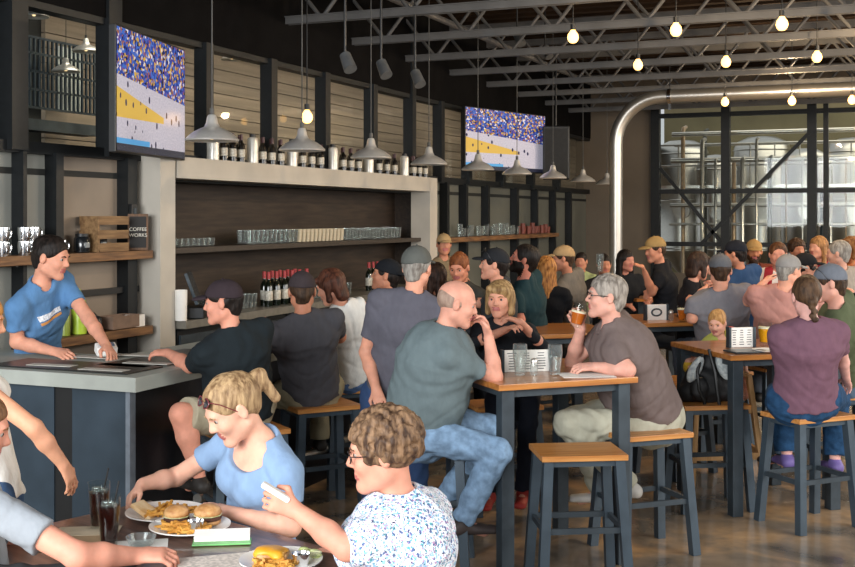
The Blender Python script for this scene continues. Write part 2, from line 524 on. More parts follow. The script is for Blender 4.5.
    lip = (np.abs(fcent[:, 0]) < .024) & (fcent[:, 1] > .078) & (fcent[:, 1] < .11) & (fcent[:, 2] < -.042) & (fcent[:, 2] > -.070)
    mi = lip.astype(int)
    if beard:
        x_, y_, z_ = np.abs(fcent[:, 0]), fcent[:, 1], fcent[:, 2]
        br = ((y_ > -.02) & (z_ > -.135) & (z_ < np.where(x_ > .045, -.022, -.066)) & (y_ < .12)) | ((z_ < -.036) & (z_ > -.044) & (x_ < .028) & (y_ > .07) & (y_ < .12)) | ((x_ > .024) & (x_ <= .046) & (z_ < -.046) & (z_ > -.07) & (y_ > .02) & (y_ < .12))
        br &= (np.abs((pos[fc[:, 0]] - hc_) @ hX) < .075 * hs)
        mi[br & ~lip] = 2
    npmesh('body', pos, fc, [skinm(skin, skin), LIPS, hairm(hc[0], *hc)], root, O, mi)
    # ---- shirt
    cm = shirt_mat or fabric(shirt_name or shirt, shirt)
    f = Field(res)
    torso(f, .008)
    if hem > 0: f.erc(hp - up * hem, hp + up * .10, hw + .035, hw + .005, .15 * s, .12 * s, side, tf, .03)
    for sg in (1, -1):
        s0, e, w, fd, pn = arms[sg]
        if sleeve > 1: 
            f.rc(s0, e, .056 * asc, .046 * asc, .02); f.cc(e, e + (w - e) * (sleeve - 1), .047 * asc, .036 * asc, .02)
        elif sleeve > 0:
            f.cc(s0, s0 + (e - s0) * sleeve, .053 * asc, .056 * asc, .05)
        else:
            f.ell(S[sg] + side * sg * .045 * hs, (.05 * hs, .05 * hs, .06 * hs), None, .01, op=1)
    f.rc(nb + up * .045 + tf * .012, hc_ - hZ * .05 * hs, (.060 + scoop * .3) * hs, .062 * hs, .008, op=1)
    if not female: f.ell(nb + up * .01 + tf * .07 * hs, np.array((.050, .04, .030)) * hs, np.stack([side, tf, up], 1), .01, op=1)
    if scoop: f.ell(nb - up * .03 + tf * .07, (.075 * hs + scoop * .6,) * 2 + (.05 + scoop * .7,), np.stack([side, tf, up], 1), .01, op=1)
    if collar: 
        f.rc(nb + side * .055 * hs + tf * .02 + up * .03, nb - side * .0 + tf * .085 * hs - up * .03, .013, .010, .01)
        f.rc(nb - side * .055 * hs + tf * .02 + up * .03, nb + tf * .085 * hs - up * .03, .013, .010, .01)
        f.rc(nb + side * .05 * hs - tf * .04 + up * .035, nb - side * .05 * hs - tf * .04 + up * .035, .014, .014, .01)
        for sg in (1, -1): f.rc(nb + side * sg * .055 * hs - tf * .03 + up * .035, nb + side * sg * .055 * hs + tf * .02 + up * .03, .013, .013, .01)
    f.cut(hp - up * (.035 + hem) , -up)
    pos, fc = f.mesh(wob, seed=hash(label[:9]) % 7 if False else len(label) % 7)
    sh = npmesh('shirt', pos, fc, [cm], root, O)
    if print_: print_(sh, root, O, che, side, tf, up)
    # ---- trousers
    f = Field(res)
    g = .014
    f.erc(hp - up * .03, hp + up * .03, hw + .002, hw - .004, .118 * s * dep, .108 * s * dep - .004, side, tf, .03)
    if hem < 0: f.erc(hp, wst, hw - .004, (.125 if female else .142) * s + belly * .6 + .001, .11 * s * dep, .1 * s * dep + belly * .55, side, tf, .03); f.cut(hp + up * (.02 - hem), up)
    for sg in (1, -1):
        h0, k_, a_ = legs[sg]
        if plen < .5: f.cc(h0, h0 + (k_ - h0) * plen * 2, .085 * s, .082 * s, .03)
        else:
            f.rc(h0, k_, .085 * s, .066 * s, .03)
            f.cc(k_, k_ + (a_ - k_) * (plen * 2 - 1), .066 * s, .052 * s if plen > .9 else .060 * s, .02)
    pos, fc = f.mesh(wob * 1.3, seed=3)
    npmesh('shorts' if plen < .75 else 'trousers', pos, fc, [denim(pants) if jeans else fabric(pants, pants)], root, O)
    if belt:
        f = Field(.007); g2 = .007
        f.erc(hp, wst, hw - .004 + g2, (.142) * s + belly * .6 + g2, .11 * s * dep + g2, .1 * s * dep + belly * .55 + g2, side, tf, .03)
        f.cut(hp + up * (-hem - .005), up); f.cut(hp + up * (-hem - .042), -up)
        pos, fc = f.mesh(); npmesh('belt', pos, fc, [mat('belt_leather', '#2a211d', rough=.5)], root, O)
    # ---- shoes
    for sg in (1, -1):
        h0, k_, a_ = legs[sg]
        shin = nrm(k_ - a_)
        ft = nrm(tf0 + UP * (-.05))
        f = Field(min(res, .008))
        f.rc(a_ - UP * .02, a_ - UP * .045 - ft * .03, .042 * hs, .036 * hs, .02)
        f.erc(a_ - UP * .045 - ft * .03, a_ - UP * .055 + ft * .16 * hs, .035 * hs, .042 * hs, .035 * hs, .026 * hs, nrm(np.cross(ft, UP)), UP, .03)
        f.cut(a_ - UP * .078, -UP)
        pos, fc = f.mesh()
        npmesh('shoe', pos, fc, [mat('shoe_' + shoes, shoes, rough=.6)], root, O)
    # ---- hair
    hm = hairm(hc[0], *hc)
    if hair and hair != 'none':
        f = Field(min(res, .009)); t = .010
        if hair == 'curly':
            rnd = random.Random(3)
            f.ell(hpnt(0, -.018, .035), np.array((.092, .105, .098)) * hs, HM, .01)
            for i in range(520):
                u = rnd.uniform(-.55, 1); a = rnd.uniform(0, 2 * PI); r = math.sqrt(max(0, 1 - u * u))
                x, y, z = .092 * r * math.cos(a), -.018 + .106 * r * math.sin(a), .035 + .1 * u
                if y > .055 and z < .045: continue
                f.ell(hpnt(x, y, z), (rnd.uniform(.007, .0145) * hs,) * 3, None, .004)
            f.ell(hpnt(0, .12, -.035), np.array((.10, .075, .088)) * hs, HM, .012, op=1)
            f.cut(hpnt(0, 0, -.075), -hZ)
        elif hair == 'fringe':
            f.ell(hpnt(0, -.018, .024), np.array((.0795, .095, .078)) * hs, HM, .01)
            f.cut(hpnt(0, .01, .045), nrm(hZ + hY * .5)); f.cut(hpnt(0, .02, 0), hY); f.cut(hpnt(0, 0, -.045), nrm(-hZ + hY * .4))
        else:
            f.ell(hpnt(0, -.016, .038), np.array((.079 + t * .5, .100 + t * .5, .086 + t)) * hs, HM, .01)
            if hair in ('short', 'thin', 'quiff'):
                f.rc(hpnt(0, -.06, -.02), hpnt(0, -.05, -.05), .052 * hs, .048 * hs, .02)
            if hair == 'quiff':
                f.rc(hpnt(-.03, .065, .105), hpnt(.035, .06, .105), .022 * hs, .02 * hs, .02)
            if hair == 'bob':
                for sx in (1, -1): f.rc(hpnt(sx * .070, -.005, .03), hpnt(sx * .078, .018, -.085), .03 * hs, .022 * hs, .03)
                f.erc(hpnt(0, -.06, .02), hpnt(0, -.06, -.09), .085 * hs, .085 * hs, .05 * hs, .04 * hs, hX, hY, .03)
                f.rc(hpnt(-.05, .068, .075), hpnt(.05, .068, .075), .022 * hs, .022 * hs, .02)
            if hair in ('long',):
                for sx in (1, -1): f.rc(hpnt(sx * .070, -.01, .03), hpnt(sx * .085, .005, -.20), .032 * hs, .024 * hs, .03)
                f.erc(hpnt(0, -.06, .02), hpnt(0, -.085, -.24), .08 * hs, .085 * hs, .05 * hs, .03 * hs, hX, hY, .03)
            if hair in ('pony', 'updo'):
                f.rc(hpnt(0, -.05, -.01), hpnt(0, -.09, .02), .06 * hs, .035 * hs, .02)
            if hair == 'pony':
                f.rc(hpnt(0, -.10, .05), hpnt(0, -.145, .045), .022 * hs, .026 * hs, .01)
                f.rc(hpnt(0, -.145, .045), hpnt(0, -.155, -.06), .026 * hs, .020 * hs, .02)
            if hair == 'updo': f.ell(hpnt(0, -.11, .00), np.array((.04, .032, .04)) * hs, HM, .015)
            if hair == 'braid':
                f.rc(hpnt(0, -.055, 0), hpnt(0, -.085, -.03), .058 * hs, .04 * hs, .02)
                for i in range(5): f.ell(hpnt(.006 * (-1) ** i, -.092 - .004 * i, -.045 - .024 * i), np.array((.024, .02, .02)) * hs, HM, .006)
            if hair == 'bob' or hair == 'long':
                f.ell(hpnt(0, .125, -.045), np.array((.062, .088, .10)) * hs, HM, .012, op=1)
            else:
                f.ell(hpnt(0, .115, -.035), np.array((.096, .086, (.092 if hair == 'thin' else .102))) * hs, HM, .012, op=1)
                for sx in (1, -1): f.ell(hpnt(sx * .09, .012, -.035), np.array((.03, .038, .045)) * hs, HM, .01, op=1)
                if hair in ('short', 'thin', 'quiff'): f.cut(hpnt(0, -.04, -.072), nrm(-hZ + hY * .3))
        if cap: f.cut(hpnt(0, 0, .036), nrm(hZ - hY * .12))
        pos, fc = f.mesh(.0038 if hair != 'curly' else .001, seed=1)
        npmesh('hair', pos, fc, [hm], root, O)
    if False:
        f = Field(min(res, .008))
        for sx in (1, -1): f.rc(hpnt(sx * jw, .0, -.062), hpnt(sx * .012, .067, -.094 * hl), .0262 * hs, .0222 * hs, .02)
        f.ell(hpnt(0, .081, -.046), np.array((.022, .0085, .005)) * hs, HM, .006)
        pass
        pos, fc = f.mesh(); npmesh('beard', pos, fc, [hm], root, O)
    # ---- eyes and brows
    if not far:
        for sx in (1, -1):
            m = MB(); c = Vector(hpnt(sx * .031, .0735, .008)) - base
            m.ball(c, .0125 * hs, n=8); e = m.build('eye', EYEW, root, smooth=True)
            m = MB(); m.ball(c + Vector(hY) * .0052 * hs, .0088 * hs, n=6); m.build('iris', IRIS, e, smooth=True)
            m = MB(); m.tube([Vector(hpnt(sx * x, y, z)) - base for x, y, z in ((.014, .0925, .0235), (.03, .0925, .029), (.047, .082, .024))], [.003 * hs, .0042 * hs, .002 * hs], 6)
            m.build('eyebrow', hm, root, smooth=True)
    # ---- hats
    if cap:
        capm = cap_mat or fabric('cap' + cap, cap)
        f = Field(min(res, .008)); zc = .030
        f.ell(hpnt(0, -.012, .040), np.array((.086, .108, .094)) * hs, HM, .01)
        f.cut(hpnt(0, 0, zc), nrm(-hZ + hY * .12))
        pos, fc = f.mesh(.001)
        co_ = npmesh('cap', pos, fc, [capm], root, O)
        bs = -1 if brim_back else 1
        f = Field(min(res, .006))
        f.ell(hpnt(0, bs * .098, .036), np.array((.072, .075, .020)) * hs, HM, .0)
        f.ell(hpnt(0, bs * .085, .012), np.array((.095, .11, .026)) * hs, HM, .0, op=1)
        f.cut(hpnt(0, bs * .075, 0), -bs * hY)
        pos, fc = f.mesh(); npmesh('brim', pos, fc, [capm], co_, O)
        m = MB(); m.ball(Vector(hpnt(0, -.012, .134)) - base, .007 * hs, n=6); m.build('button', capm, co_)
    # ---- spectacles
    if glasses or shades:
        dz, dy, tilt = (.088, .062, .75) if shades else (.004, .098, 0)
        fm = mat('spectacle_frame', '#1b1718', rough=.3, var=0)
        m = MB(); ln = MB()
        def gp(x, y, z):
            y2, z2 = y - .098, z
            c_, s_ = math.cos(tilt), math.sin(tilt)
            if cap: x *= 1.12; y2 += .02; z2 += .012
            return Vector(hpnt(x, dy + (.016 if shades else 0) + y2 * c_ - z2 * s_, dz + y2 * s_ + z2 * c_)) - base
        for sx in (1, -1):
            pts = [gp(sx * (.033 + .026 * math.cos(t)), .100 - .006 * abs(math.cos(t)), .018 * math.sin(t)) for t in [2 * PI * i / 16 for i in range(16)]]
            m.tube(pts, .0019 * hs, 6, closed=True)
            if shades: ln.bm.faces.new([ln.bm.verts.new(p) for p in pts])
            m.tube([gp(sx * .059, .094, .006), gp(sx * .082, .06, .006), gp(sx * .083, -.01, .004 if not shades else -.01), gp(sx * .082, -.02, -.008)], .0018 * hs, 6)
        m.tube([gp(-.008, .101, .003), gp(0, .103, .006), gp(.008, .101, .003)], .0018 * hs, 6)
        gm = mat('shades_frame', '#6b2630', rough=.25, var=0) if shades == 'red' else fm
        go = m.build('sunglasses' if shades else 'spectacles', gm, root, smooth=True)
        if shades: ln.build('lens', LENS, go)
        else: ln.bm.free()
    root['_headY'] = 0
    del root['_headY']
    return root, dict(S=S, arms=arms, nb=nb, up=up, tf=tf, side=side, base=base, hY=hY, hZ=hZ)
# ------------------------------------------------------------------ the room
XW, YE = -6.2, 23.5
ZB, ZT, ZC = 2.45, 3.60, 4.78      # band under the upper windows, their top, the deck

def pane_mat():
    m = bpy.data.materials.new('window_glass'); m.use_nodes = True
    nt = m.node_tree; nt.nodes.clear()
    o = nt.nodes.new('ShaderNodeOutputMaterial'); mx = nt.nodes.new('ShaderNodeMixShader')
    t = nt.nodes.new('ShaderNodeBsdfTransparent'); t.inputs[0].default_value = (.93, .95, .94, 1)
    g = nt.nodes.new('ShaderNodeBsdfGlossy'); g.inputs['Roughness'].default_value = .02
    lw = nt.nodes.new('ShaderNodeLayerWeight'); pw = nt.nodes.new('ShaderNodeMath'); pw.operation = 'POWER'; pw.inputs[1].default_value = 5; nt.links.new(lw.outputs['Facing'], pw.inputs[0])
    ma = nt.nodes.new('ShaderNodeMath'); ma.operation = 'MULTIPLY_ADD'; ma.inputs[1].default_value = .8; ma.inputs[2].default_value = .012; nt.links.new(pw.outputs[0], ma.inputs[0])
    nt.links.new(ma.outputs[0], mx.inputs[0]); nt.links.new(t.outputs[0], mx.inputs[1]); nt.links.new(g.outputs[0], mx.inputs[2])
    nt.links.new(mx.outputs[0], o.inputs[0]); return m
PANE = pane_mat()

def floor_mat():
    m = bpy.data.materials.new('polished_concrete'); m.use_nodes = True
    nt = m.node_tree; b = nt.nodes['Principled BSDF']; L = nt.links.new
    tc = nt.nodes.new('ShaderNodeTexCoord')
    n1 = nt.nodes.new('ShaderNodeTexNoise'); n1.inputs['Scale'].default_value = 1.7; n1.inputs['Detail'].default_value = 8; n1.inputs['Distortion'].default_value = .6
    n2 = nt.nodes.new('ShaderNodeTexNoise'); n2.inputs['Scale'].default_value = 9; n2.inputs['Detail'].default_value = 6
    L(tc.outputs['Object'], n1.inputs[0]); L(tc.outputs['Object'], n2.inputs[0])
    r1 = nt.nodes.new('ShaderNodeValToRGB'); e = r1.color_ramp.elements
    e[0].position = .35; e[0].color = hx('#5d564d'); e[1].position = .68; e[1].color = hx('#c9a276')
    k = r1.color_ramp.elements.new(.5); k.color = hx('#8d7c69')
    mx = nt.nodes.new('ShaderNodeMixRGB'); mx.blend_type = 'MULTIPLY'; mx.inputs[0].default_value = .4
    r2 = nt.nodes.new('ShaderNodeValToRGB'); r2.color_ramp.elements[0].position = .3; r2.color_ramp.elements[0].color = (.5, .5, .5, 1); r2.color_ramp.elements[1].position = .7
    L(n1.outputs['Fac'], r1.inputs[0]); L(n2.outputs['Fac'], r2.inputs[0]); L(r1.outputs[0], mx.inputs[1]); L(r2.outputs[0], mx.inputs[2])
    L(mx.outputs[0], b.inputs['Base Color'])
    rr = nt.nodes.new('ShaderNodeMapRange'); rr.inputs['To Min'].default_value = .08; rr.inputs['To Max'].default_value = .24
    L(n2.outputs['Fac'], rr.inputs[0]); L(rr.outputs[0], b.inputs['Roughness'])
    b.inputs['Specular IOR Level'].default_value = .65
    return m

o = MB().box((0, 14, -.05), (16, 38, .1)).build('floor', floor_mat()); o['kind'] = 'structure'
DECK = mat('roof_deck_paint', '#33271e', spec=.15, rough=.85, var=.2, scale=3)
m = MB()
m.box((0, 13, ZC + .1), (13.4, 22, .08))
for i in range(60): m.box((0, 2.2 + i * .36, ZC + .045), (13.4, .14, .05))
struct('ceiling', m, DECK)
WALLD = mat('black_painted_wall', '#0e0d0d', spec=.08, rough=.9, var=.2, scale=5)
m = MB(); m.box((XW - .05, 13, (ZT + ZC) / 2 + .05), (.3, 21.5, ZC - ZT + .1)); struct('wall_left_upper', m, WALLD)
# posts and rails of the left window wall
POSTM = mat('black_steel_post', '#15181a', rough=.5, metal=.3, var=.15)
PGREY = mat('grey_panel', '#7b7d78', rough=.5, var=.10, scale=1.3)
PTAUPE = mat('taupe_panel', '#85786a', rough=.5, var=.12, scale=1.5)
PGREEN = mat('moss_grey_panel', '#63645c', rough=.5, var=.12, scale=1.3)
def yX(px, X):
    d = dX(px, X); return d * (((px - CX) / F) * SA + CA)
m = MB()
m.box((XW, 13, ZB + .03), (.16, 21.5, .09)); m.box((XW + .02, 13, ZT - .02), (.14, 21.5, .07))
struct('trim_1', m, POSTM)
ups = [-70, 12, 108, 203, 268, 322, 370, 409, 438, 466, 500, 530, 556]
for i, px in enumerate(ups):
    y = yX(px, XW + .05)
    w = .17 if px < 150 else .12
    zt = ZC if px in (12, 108, 409) else ZT
    m = MB(); m.box((XW + .06, y, (ZB + zt) / 2), (.14, w, zt - ZB)); struct('trim_%d' % (i + 2), m, POSTM)
for i, (a, b) in enumerate(zip(ups, ups[1:] + [585])):
    ya, yb = yX(a, XW), yX(b, XW)
    m = MB(); m.box((XW - .02, (ya + yb) / 2, (ZB + ZT) / 2), (.012, yb - ya - .1, ZT - ZB)); o = m.build('window_%d' % (i + 1), PANE); o['kind'] = 'structure'
lows = [(-160, 20, PGREY), (20, 56, PGREY), (56, 128, PTAUPE), (128, 160, PGREY)]
for i, (a, b, mm) in enumerate(lows):
    ya, yb = yX(a, XW), yX(b, XW)
    m = MB(); m.box((XW - .03, (ya + yb) / 2, ZB / 2), (.05, yb - ya, ZB)); struct('wall_left_panel_%d' % i, m, mm)
for i, (px, w) in enumerate(((19, .04), (54, .085), (127, .13))):
    y = yX(px, XW + .05); m = MB(); m.box((XW + .05, y, ZB / 2), (.12, w, ZB)); struct('trim_%d' % (30 + i), m, POSTM)
y0, y1 = 14.5, YE
m = MB(); m.box((XW - .03, (y0 + y1) / 2, ZB / 2), (.05, y1 - y0, ZB)); struct('wall_left_rear', m, PGREEN)
m = MB(); m.box((XW - .03, 11.3, ZB / 2), (.7, 6.4, .02)); m.bm.free()
for i, px in enumerate((444, 463, 485, 514, 534, 552, 568)):
    y = yX(px, XW + .05); m = MB(); m.box((XW + .06, y, ZB / 2), (.12, .13 if px == 514 else .09, ZB)); struct('trim_%d' % (40 + i), m, POSTM)
# the boarded passage behind the upper windows
SIDE = mat('weathered_board', '#8d7d6b', rough=.75, var=.18, scale=1.2, stretch=(1, .4, 14), bump=.1, bscale=3)
m = MB()
for i in range(11): m.box((XW - 1.45, 19.2, 2.35 + i * .145), (.05, 21, .135))
m.box((XW - 1.5, 19.2, 3.2), (.03, 21.2, 2))
struct('wall_left_boards', m, SIDE)
m = MB(); m.box((XW - 1.5, 5.2, 3.1), (.05, 7.2, 2.2)); m.box((XW - .75, 16, 4.15), (1.6, 29, .05)); m.box((XW - .75, 16, 2.30), (1.5, 29, .05)); m.box((XW - .75, 29.6, 3.2), (1.6, .05, 2))
struct('wall_left_back', m, mat('dark_passage', '#1d1f1e', rough=.7, var=.3, scale=2))
# grille and screens seen through the first window
def Pp(px, py, X): return P(px, py, dX(px, X))
g = thing('louvre_grille', 'dark metal grille behind the leftmost upper windows', 'grille', (XW - .9, yX(65, XW - .9), 2.9))
m = MB(); gl = Vector((XW - .9, yX(65, XW - .9), 2.9))
ya, yb = yX(30, XW - .9), yX(102, XW - .9)
n = 17
for i in range(n + 1): m.box((0, ya + (yb - ya) * i / n - gl.y, .33), (.02, .018, .62))
for z in (.02, .18, .34, .5, .64): m.box((0, 0, z), (.02, yb - ya, .02))
m.build('grille', DARKST, g)
m = MB(); y_ = yX(69, XW - 1.2) ; m.box((-.3, y_ - gl.y, .36), (.04, .34, .62)); m.build('screen', mat('pale_screen', '#c8cfcb', rough=.5, var=.1), g)
m = MB(); m.box((-.1, 0, -.13), (.2, yb - ya, .10)); m.box((-.15, 0, -.42), (.15, yb - ya, .18)); m.build('rail', DARKST, g)
# end wall
m = MB(); m.box((-5.55, YE + .1, 2.4), (1.75, .2, 4.8)); struct('wall_back', m, mat('brown_grey_wall', '#655b4f', rough=.7, var=.12, scale=1))
m = MB(); m.box((.9, YE + .1, 4.62), (11.2, .2, .4)); struct('wall_back_upper', m, mat('brown_grey_wall', ''))
m = MB(); m.box((.9, YE + .1, .4), (11.2, .2, .8)); struct('wall_back_lower', m, mat('brown_grey_wall', ''))
def xY(px, Y):
    d = dY(px, Y); return d * (((px - CX) / F) * CA - SA)
posts = [xY(p, YE) for p in (656, 726, 812, 826)] + [1.6, 4.2]
for i, x in enumerate(posts):
    m = MB(); m.box((x, YE - .02, 2.4), (.09 if i == 3 else .17, .2, 3.6)); struct('trim_%d' % (60 + i), m, POSTM)
m = MB()
for z in (4.02, 2.47, 1.4): m.box((.9, YE - .04, z), (11.3, .12, .09))
struct('trim_70', m, POSTM)
m = MB(); m.box((.9, YE, 4.33), (11.2, .04, .3)); m_ = m.build('window_20', mat('hazy_clerestory', '#8a8478', rough=.4, var=.1, scale=2)); m_['kind'] = 'structure'
m = MB(); m.box((.9, YE + .05, 2.4), (11.2, .012, 3.3)); o = m.build('window_21', PANE); o['kind'] = 'structure'
m = MB()
def PY(px, py, Y): return P(px, py, dY(px, Y))
m.bar(PY(700, 245, YE - .1), PY(812, 130, YE - .1), .07); m.bar(PY(660, 168, YE - .1), PY(722, 243, YE - .1), .07)
struct('trim_71', m, POSTM)
# brewery hall behind the partition
m = MB(); m.box((1, 31, 2.6), (14, .1, 6.5)); struct('wall_brewery', m, mat('brewery_wall', '#7d7458', rough=.8, var=.15, scale=.8))
def fermenter(x, y, r, h, label):
    t = thing('fermenter_tank', label, 'tank', (x, y, 0), group=None)
    m = MB(); m.lathe([(0.02, .55), (.08, .6), (r, 1.15), (r, h), (r * .9, h + .15), (r * .5, h + .27), (0.0, h + .3)], n=28); m.build('vessel', STEEL, t, smooth=True)
    m = MB()
    for z in (1.2, 1.2 + (h - 1.2) * .5, h - .05): m.tube([(r * 1.012 * math.cos(a), r * 1.012 * math.sin(a), z) for a in [2 * PI * i / 28 for i in range(28)]], .018, 6, closed=True)
    m.build('hoop', STEEL, t, smooth=True)
    for a in (.8, 2.4, 3.9, 5.5):
        m = MB(); m.cyl((r * .86 * math.cos(a), r * .86 * math.sin(a), 0), (r * .86 * math.cos(a), r * .86 * math.sin(a), 1.25), .04); m.build('leg', STEEL, t, smooth=True)
    m = MB(); m.cyl((.1, -r - .06, 2.1), (.1, -r + .1, 2.1), .2); m.cyl((.1, -r - .1, 2.1), (.1, -r - .05, 2.1), .03); m.build('manway', STEEL, t, smooth=True)
    return t
for i, (px, Y, r, h) in enumerate(((682, 27.6, .62, 3.5), (716, 26.9, .46, 3.1), (762, 28.4, .66, 3.6), (805, 26.9, .52, 3.2), (853, 28.2, .62, 3.5), (893, 26.6, .5, 3))):
    fermenter(xY(px, Y), Y, r, h, ['tall steel fermenter tank just right of the red ladder', 'narrower steel tank left of the first glazing post', 'wide steel fermenter behind the diagonal brace',
              'slim steel tank just left of the pair of posts', 'wide steel tank furthest right in the brewery', 'steel tank beyond the right edge of the glazing'][i])
t = thing('catwalk', 'steel brewery catwalk with railing in front of the tanks', 'catwalk', (1, 25.2, 2.6))
m = MB(); m.box((0, 0, 0), (12, .8, .06)); m.build('deck', STEEL, t)
m = MB()
for z in (.45, .9): m.cyl((-6, -.4, z), (6, -.4, z), .02, n=8)
for i in range(25): m.cyl((-6 + i * .5, -.4, 0), (-6 + i * .5, -.4, .9), .016, n=6)
m.build('railing', STEEL, t)
for x in (-4.6, -2.6, -.6, 1.4, 3.4):
    m = MB(); m.cyl((x, .3, -2.6), (x, .3, 0), .05); m.build('post', DARKST, t)
for i, (z, r, y, lab) in enumerate(((3.72, .05, 24.6, 'uppermost thin steel process pipe behind the glazing'), (3.5, .035, 24.9, 'thin process pipe under the uppermost one'), (3.15, .06, 24.5, 'thicker process pipe above the catwalk rail'), (2.2, .045, 24.4, 'process pipe just under the catwalk deck'), (1.8, .03, 24.3, 'lowest thin process pipe in the brewery'))):
    m = MB(); m.tube([(-4.6, y, z), (5, y, z)], r, 10); tag(m.build('process_pipe', STEEL, smooth=True), lab, 'pipe')
rnd = random.Random(5)
for i in range(16):
    x = -4.4 + i * .27 + rnd.uniform(-.06, .06); z0 = 0; z1 = rnd.choice((3.2, 3.6, 3.9)); y = rnd.choice((24.3, 24.7, 25.7))
    m = MB(); m.tube([(x, y, z0), (x, y, z1 - .15), (x, y + .05, z1 - .05), (x, y + .35, z1)], rnd.choice((.02, .03, .045)), 8)
    tag(m.build('riser_pipe', (STEEL, mat('dark_pipe', '#3a3a34', rough=.5), STEEL)[i % 3] if i % 4 else mat('copper_pipe', '#a8927a', rough=.4, metal=.6), smooth=True), 'thin upright steel pipe among the brewery tanks', 'pipe', group='upright pipes in the brewery')
# red ladder
t = thing('ladder', 'red step ladder leaning in the brewery behind the glazing', 'ladder', (xY(664, 24.2), 24.2, 0))
RED = mat('orange_red_paint', '#a4482e', rough=.5)
for sx in (-.2, .2): m = MB(); m.bar((sx - .25, 0, 0), (sx * .7 - .1 - .35, 0, 3.0), .05, .09); m.build('side_rail', RED, t)
m = MB()
for i in range(9): m.bar((-.2 * (1 - .03 * i) - .25 - .02 * i, 0, .3 + .3 * i), (.2 * (1 - .03 * i) - .25 - .02 * i, 0, .3 + .3 * i), .03, .06)
m.build('rung', RED, t)

# ------------------------------------------------------------------ roof trusses
TRM = mat('truss_grey_paint', '#5c5b5a', rough=.55, metal=.2, var=.12, scale=4)
t0 = thing('roof_truss', 'grey steel roof truss spanning the room', 'truss', (0, 9.1 - 1.59 * 2, 4.05), group='roof trusses')
def truss():
    m = MB()
    for y in (-.035, .035): m.box((0, y, 0), (12.4, .02, .08)); m.box((0, y * 1.2, .035), (12.4, .045, .012))
    m.build('bottom_chord', TRM, t0)
    m = MB()
    for y in (-.04, .04): m.box((0, y, .62), (12.4, .025, .09)); m.box((0, y * 1.2, .66), (12.4, .05, .012))
    m.build('top_chord', TRM, t0)
    m = MB()
    for i in range(12):
        x = -6.2 + i * 1.033
        m.cyl((x, 0, .62), (x + .516, 0, 0), .022, n=8); m.cyl((x + .516, 0, 0), (x + 1.033, 0, .62), .022, n=8)
    m.build('web', TRM, t0)
truss()
for k in range(-1, 9): dup(t0, (0, 9.1 + 1.59 * k, 4.05))
m = MB()
for y in (8.3, 11.8, 15.5): m.cyl((-5.6, y, 4.30), (6, y, 4.30), .03, n=8)
m.bm.free()
m = MB(); m.tube([(-5.3, 4, 4.4), (-5.3, 22, 4.4)], .04, 8); tag(m.build('sprinkler_pipe', TRM, smooth=True), 'long thin pipe running under the roof deck beside the window wall', 'pipe')
# the round duct
X0 = xY(616, 18.5); zc = 3.90; R = .75
pts = [(X0, 18.5, 0), (X0, 18.5, 1.5), (X0, 18.5, zc - R)] + [(X0 + R - R * math.cos(a), 18.5, zc - R + R * math.sin(a)) for a in [PI / 2 * i / 10 for i in range(1, 11)]] + [(X0 + 2.5, 18.5, zc), (6, 18.5, zc)]
t = thing('duct_pipe', 'large polished steel duct rising and bending along the ceiling', 'pipe', (X0, 18.5, 0))
m = MB(); m.tube([Vector(p) - Vector((X0, 18.5, 0)) for p in pts], .108, 20); m.build('tube', mat('polished_duct', '#b8b4ac', rough=.36, metal=.85, var=.03), t, smooth=True)
m = MB(); m.cyl((R + .1, 0, zc), (R + .16, 0, zc), .125, n=20); m.bar((R + .13, 0, zc - .1), (R + .13, 0, zc - .22), .04); m.bar((R + .13, 0, zc + .1), (R + .13, 0, zc + .6), .015); m.build('clamp', CHROME, t, smooth=True)
m = MB(); m.cyl((0, 0, 0), (0, 0, .03), .17, n=20); m.build('flange', STEEL, t)

# ------------------------------------------------------------------ edison bulbs under the trusses
BULB = mat('lit_filament_bulb', '#ffc470', emit=3.2, var=0)
def bulb(px, py, z=3.78):
    d = (z - H) * F / (HZ - py); p = P(px, py, d)
    t = thing('pendant_bulb', 'bare glowing bulb hanging under the roof trusses', 'bulb', (p.x, p.y, p.z), group='bare bulbs under the trusses')
    m = MB(); m.lathe([(0, -.065), (.03, -.058), (.05, -.035), (.058, -.005), (.05, .03), (.03, .055), (.022, .075)], n=16); m.build('globe', BULB, t, smooth=True)
    m = MB(); m.cyl((0, 0, .07), (0, 0, .13), .026); m.build('socket', BLACK, t)
    m = MB(); m.cyl((0, 0, .13), (0, 0, ZC - p.z + .05), .006, n=6); m.build('cord', BLACK, t)
for px, py in ((573, 37), (638, 65), (676, 30), (726, 62), (782, 24), (817, 57)): bulb(px, py)
for px, py in ((725, 102), (792, 101), (852, 100)): bulb(px, py, 3.66)
bulb(307, 117, 2.95)  # extra bulb added in place of a lens glow

# ------------------------------------------------------------------ dome pendants
SHADE = mat('spun_aluminium', '#e6e3dd', rough=.30, metal=.65, var=.05, scale=20)
def pendant(loc, label, group, zc=ZC):
    t = thing('pendant_lamp', label, 'lamp', loc, group=group)
    m = MB(); m.lathe([(.20, 0), (.205, .012), (.185, .035), (.14, .07), (.09, .095), (.06, .108), (.045, .14), (.038, .18), (.028, .20), (0, .205)], n=32)
    m.lathe([(.20, 0), (.18, .03), (.13, .065), (.08, .09), (.03, .10)], n=32); m.build('shade', SHADE, t, smooth=True)
    m = MB(); m.lathe([(0, .01), (.02, .015), (.028, .04), (.02, .075), (.012, .1)], n=12); m.build('bulb', mat('lamp_bulb', '#ffd9a0', emit=1.2, var=0), t, smooth=True)
    m = MB(); m.cyl((0, 0, .20), (0, 0, .25), .018); m.cyl((0, 0, .24), (0, 0, zc - loc[2] + .05), .005, n=6); m.build('cord', mat('grey_cord', '#4a4a48', rough=.6), t)
    return t
XP = -4.88
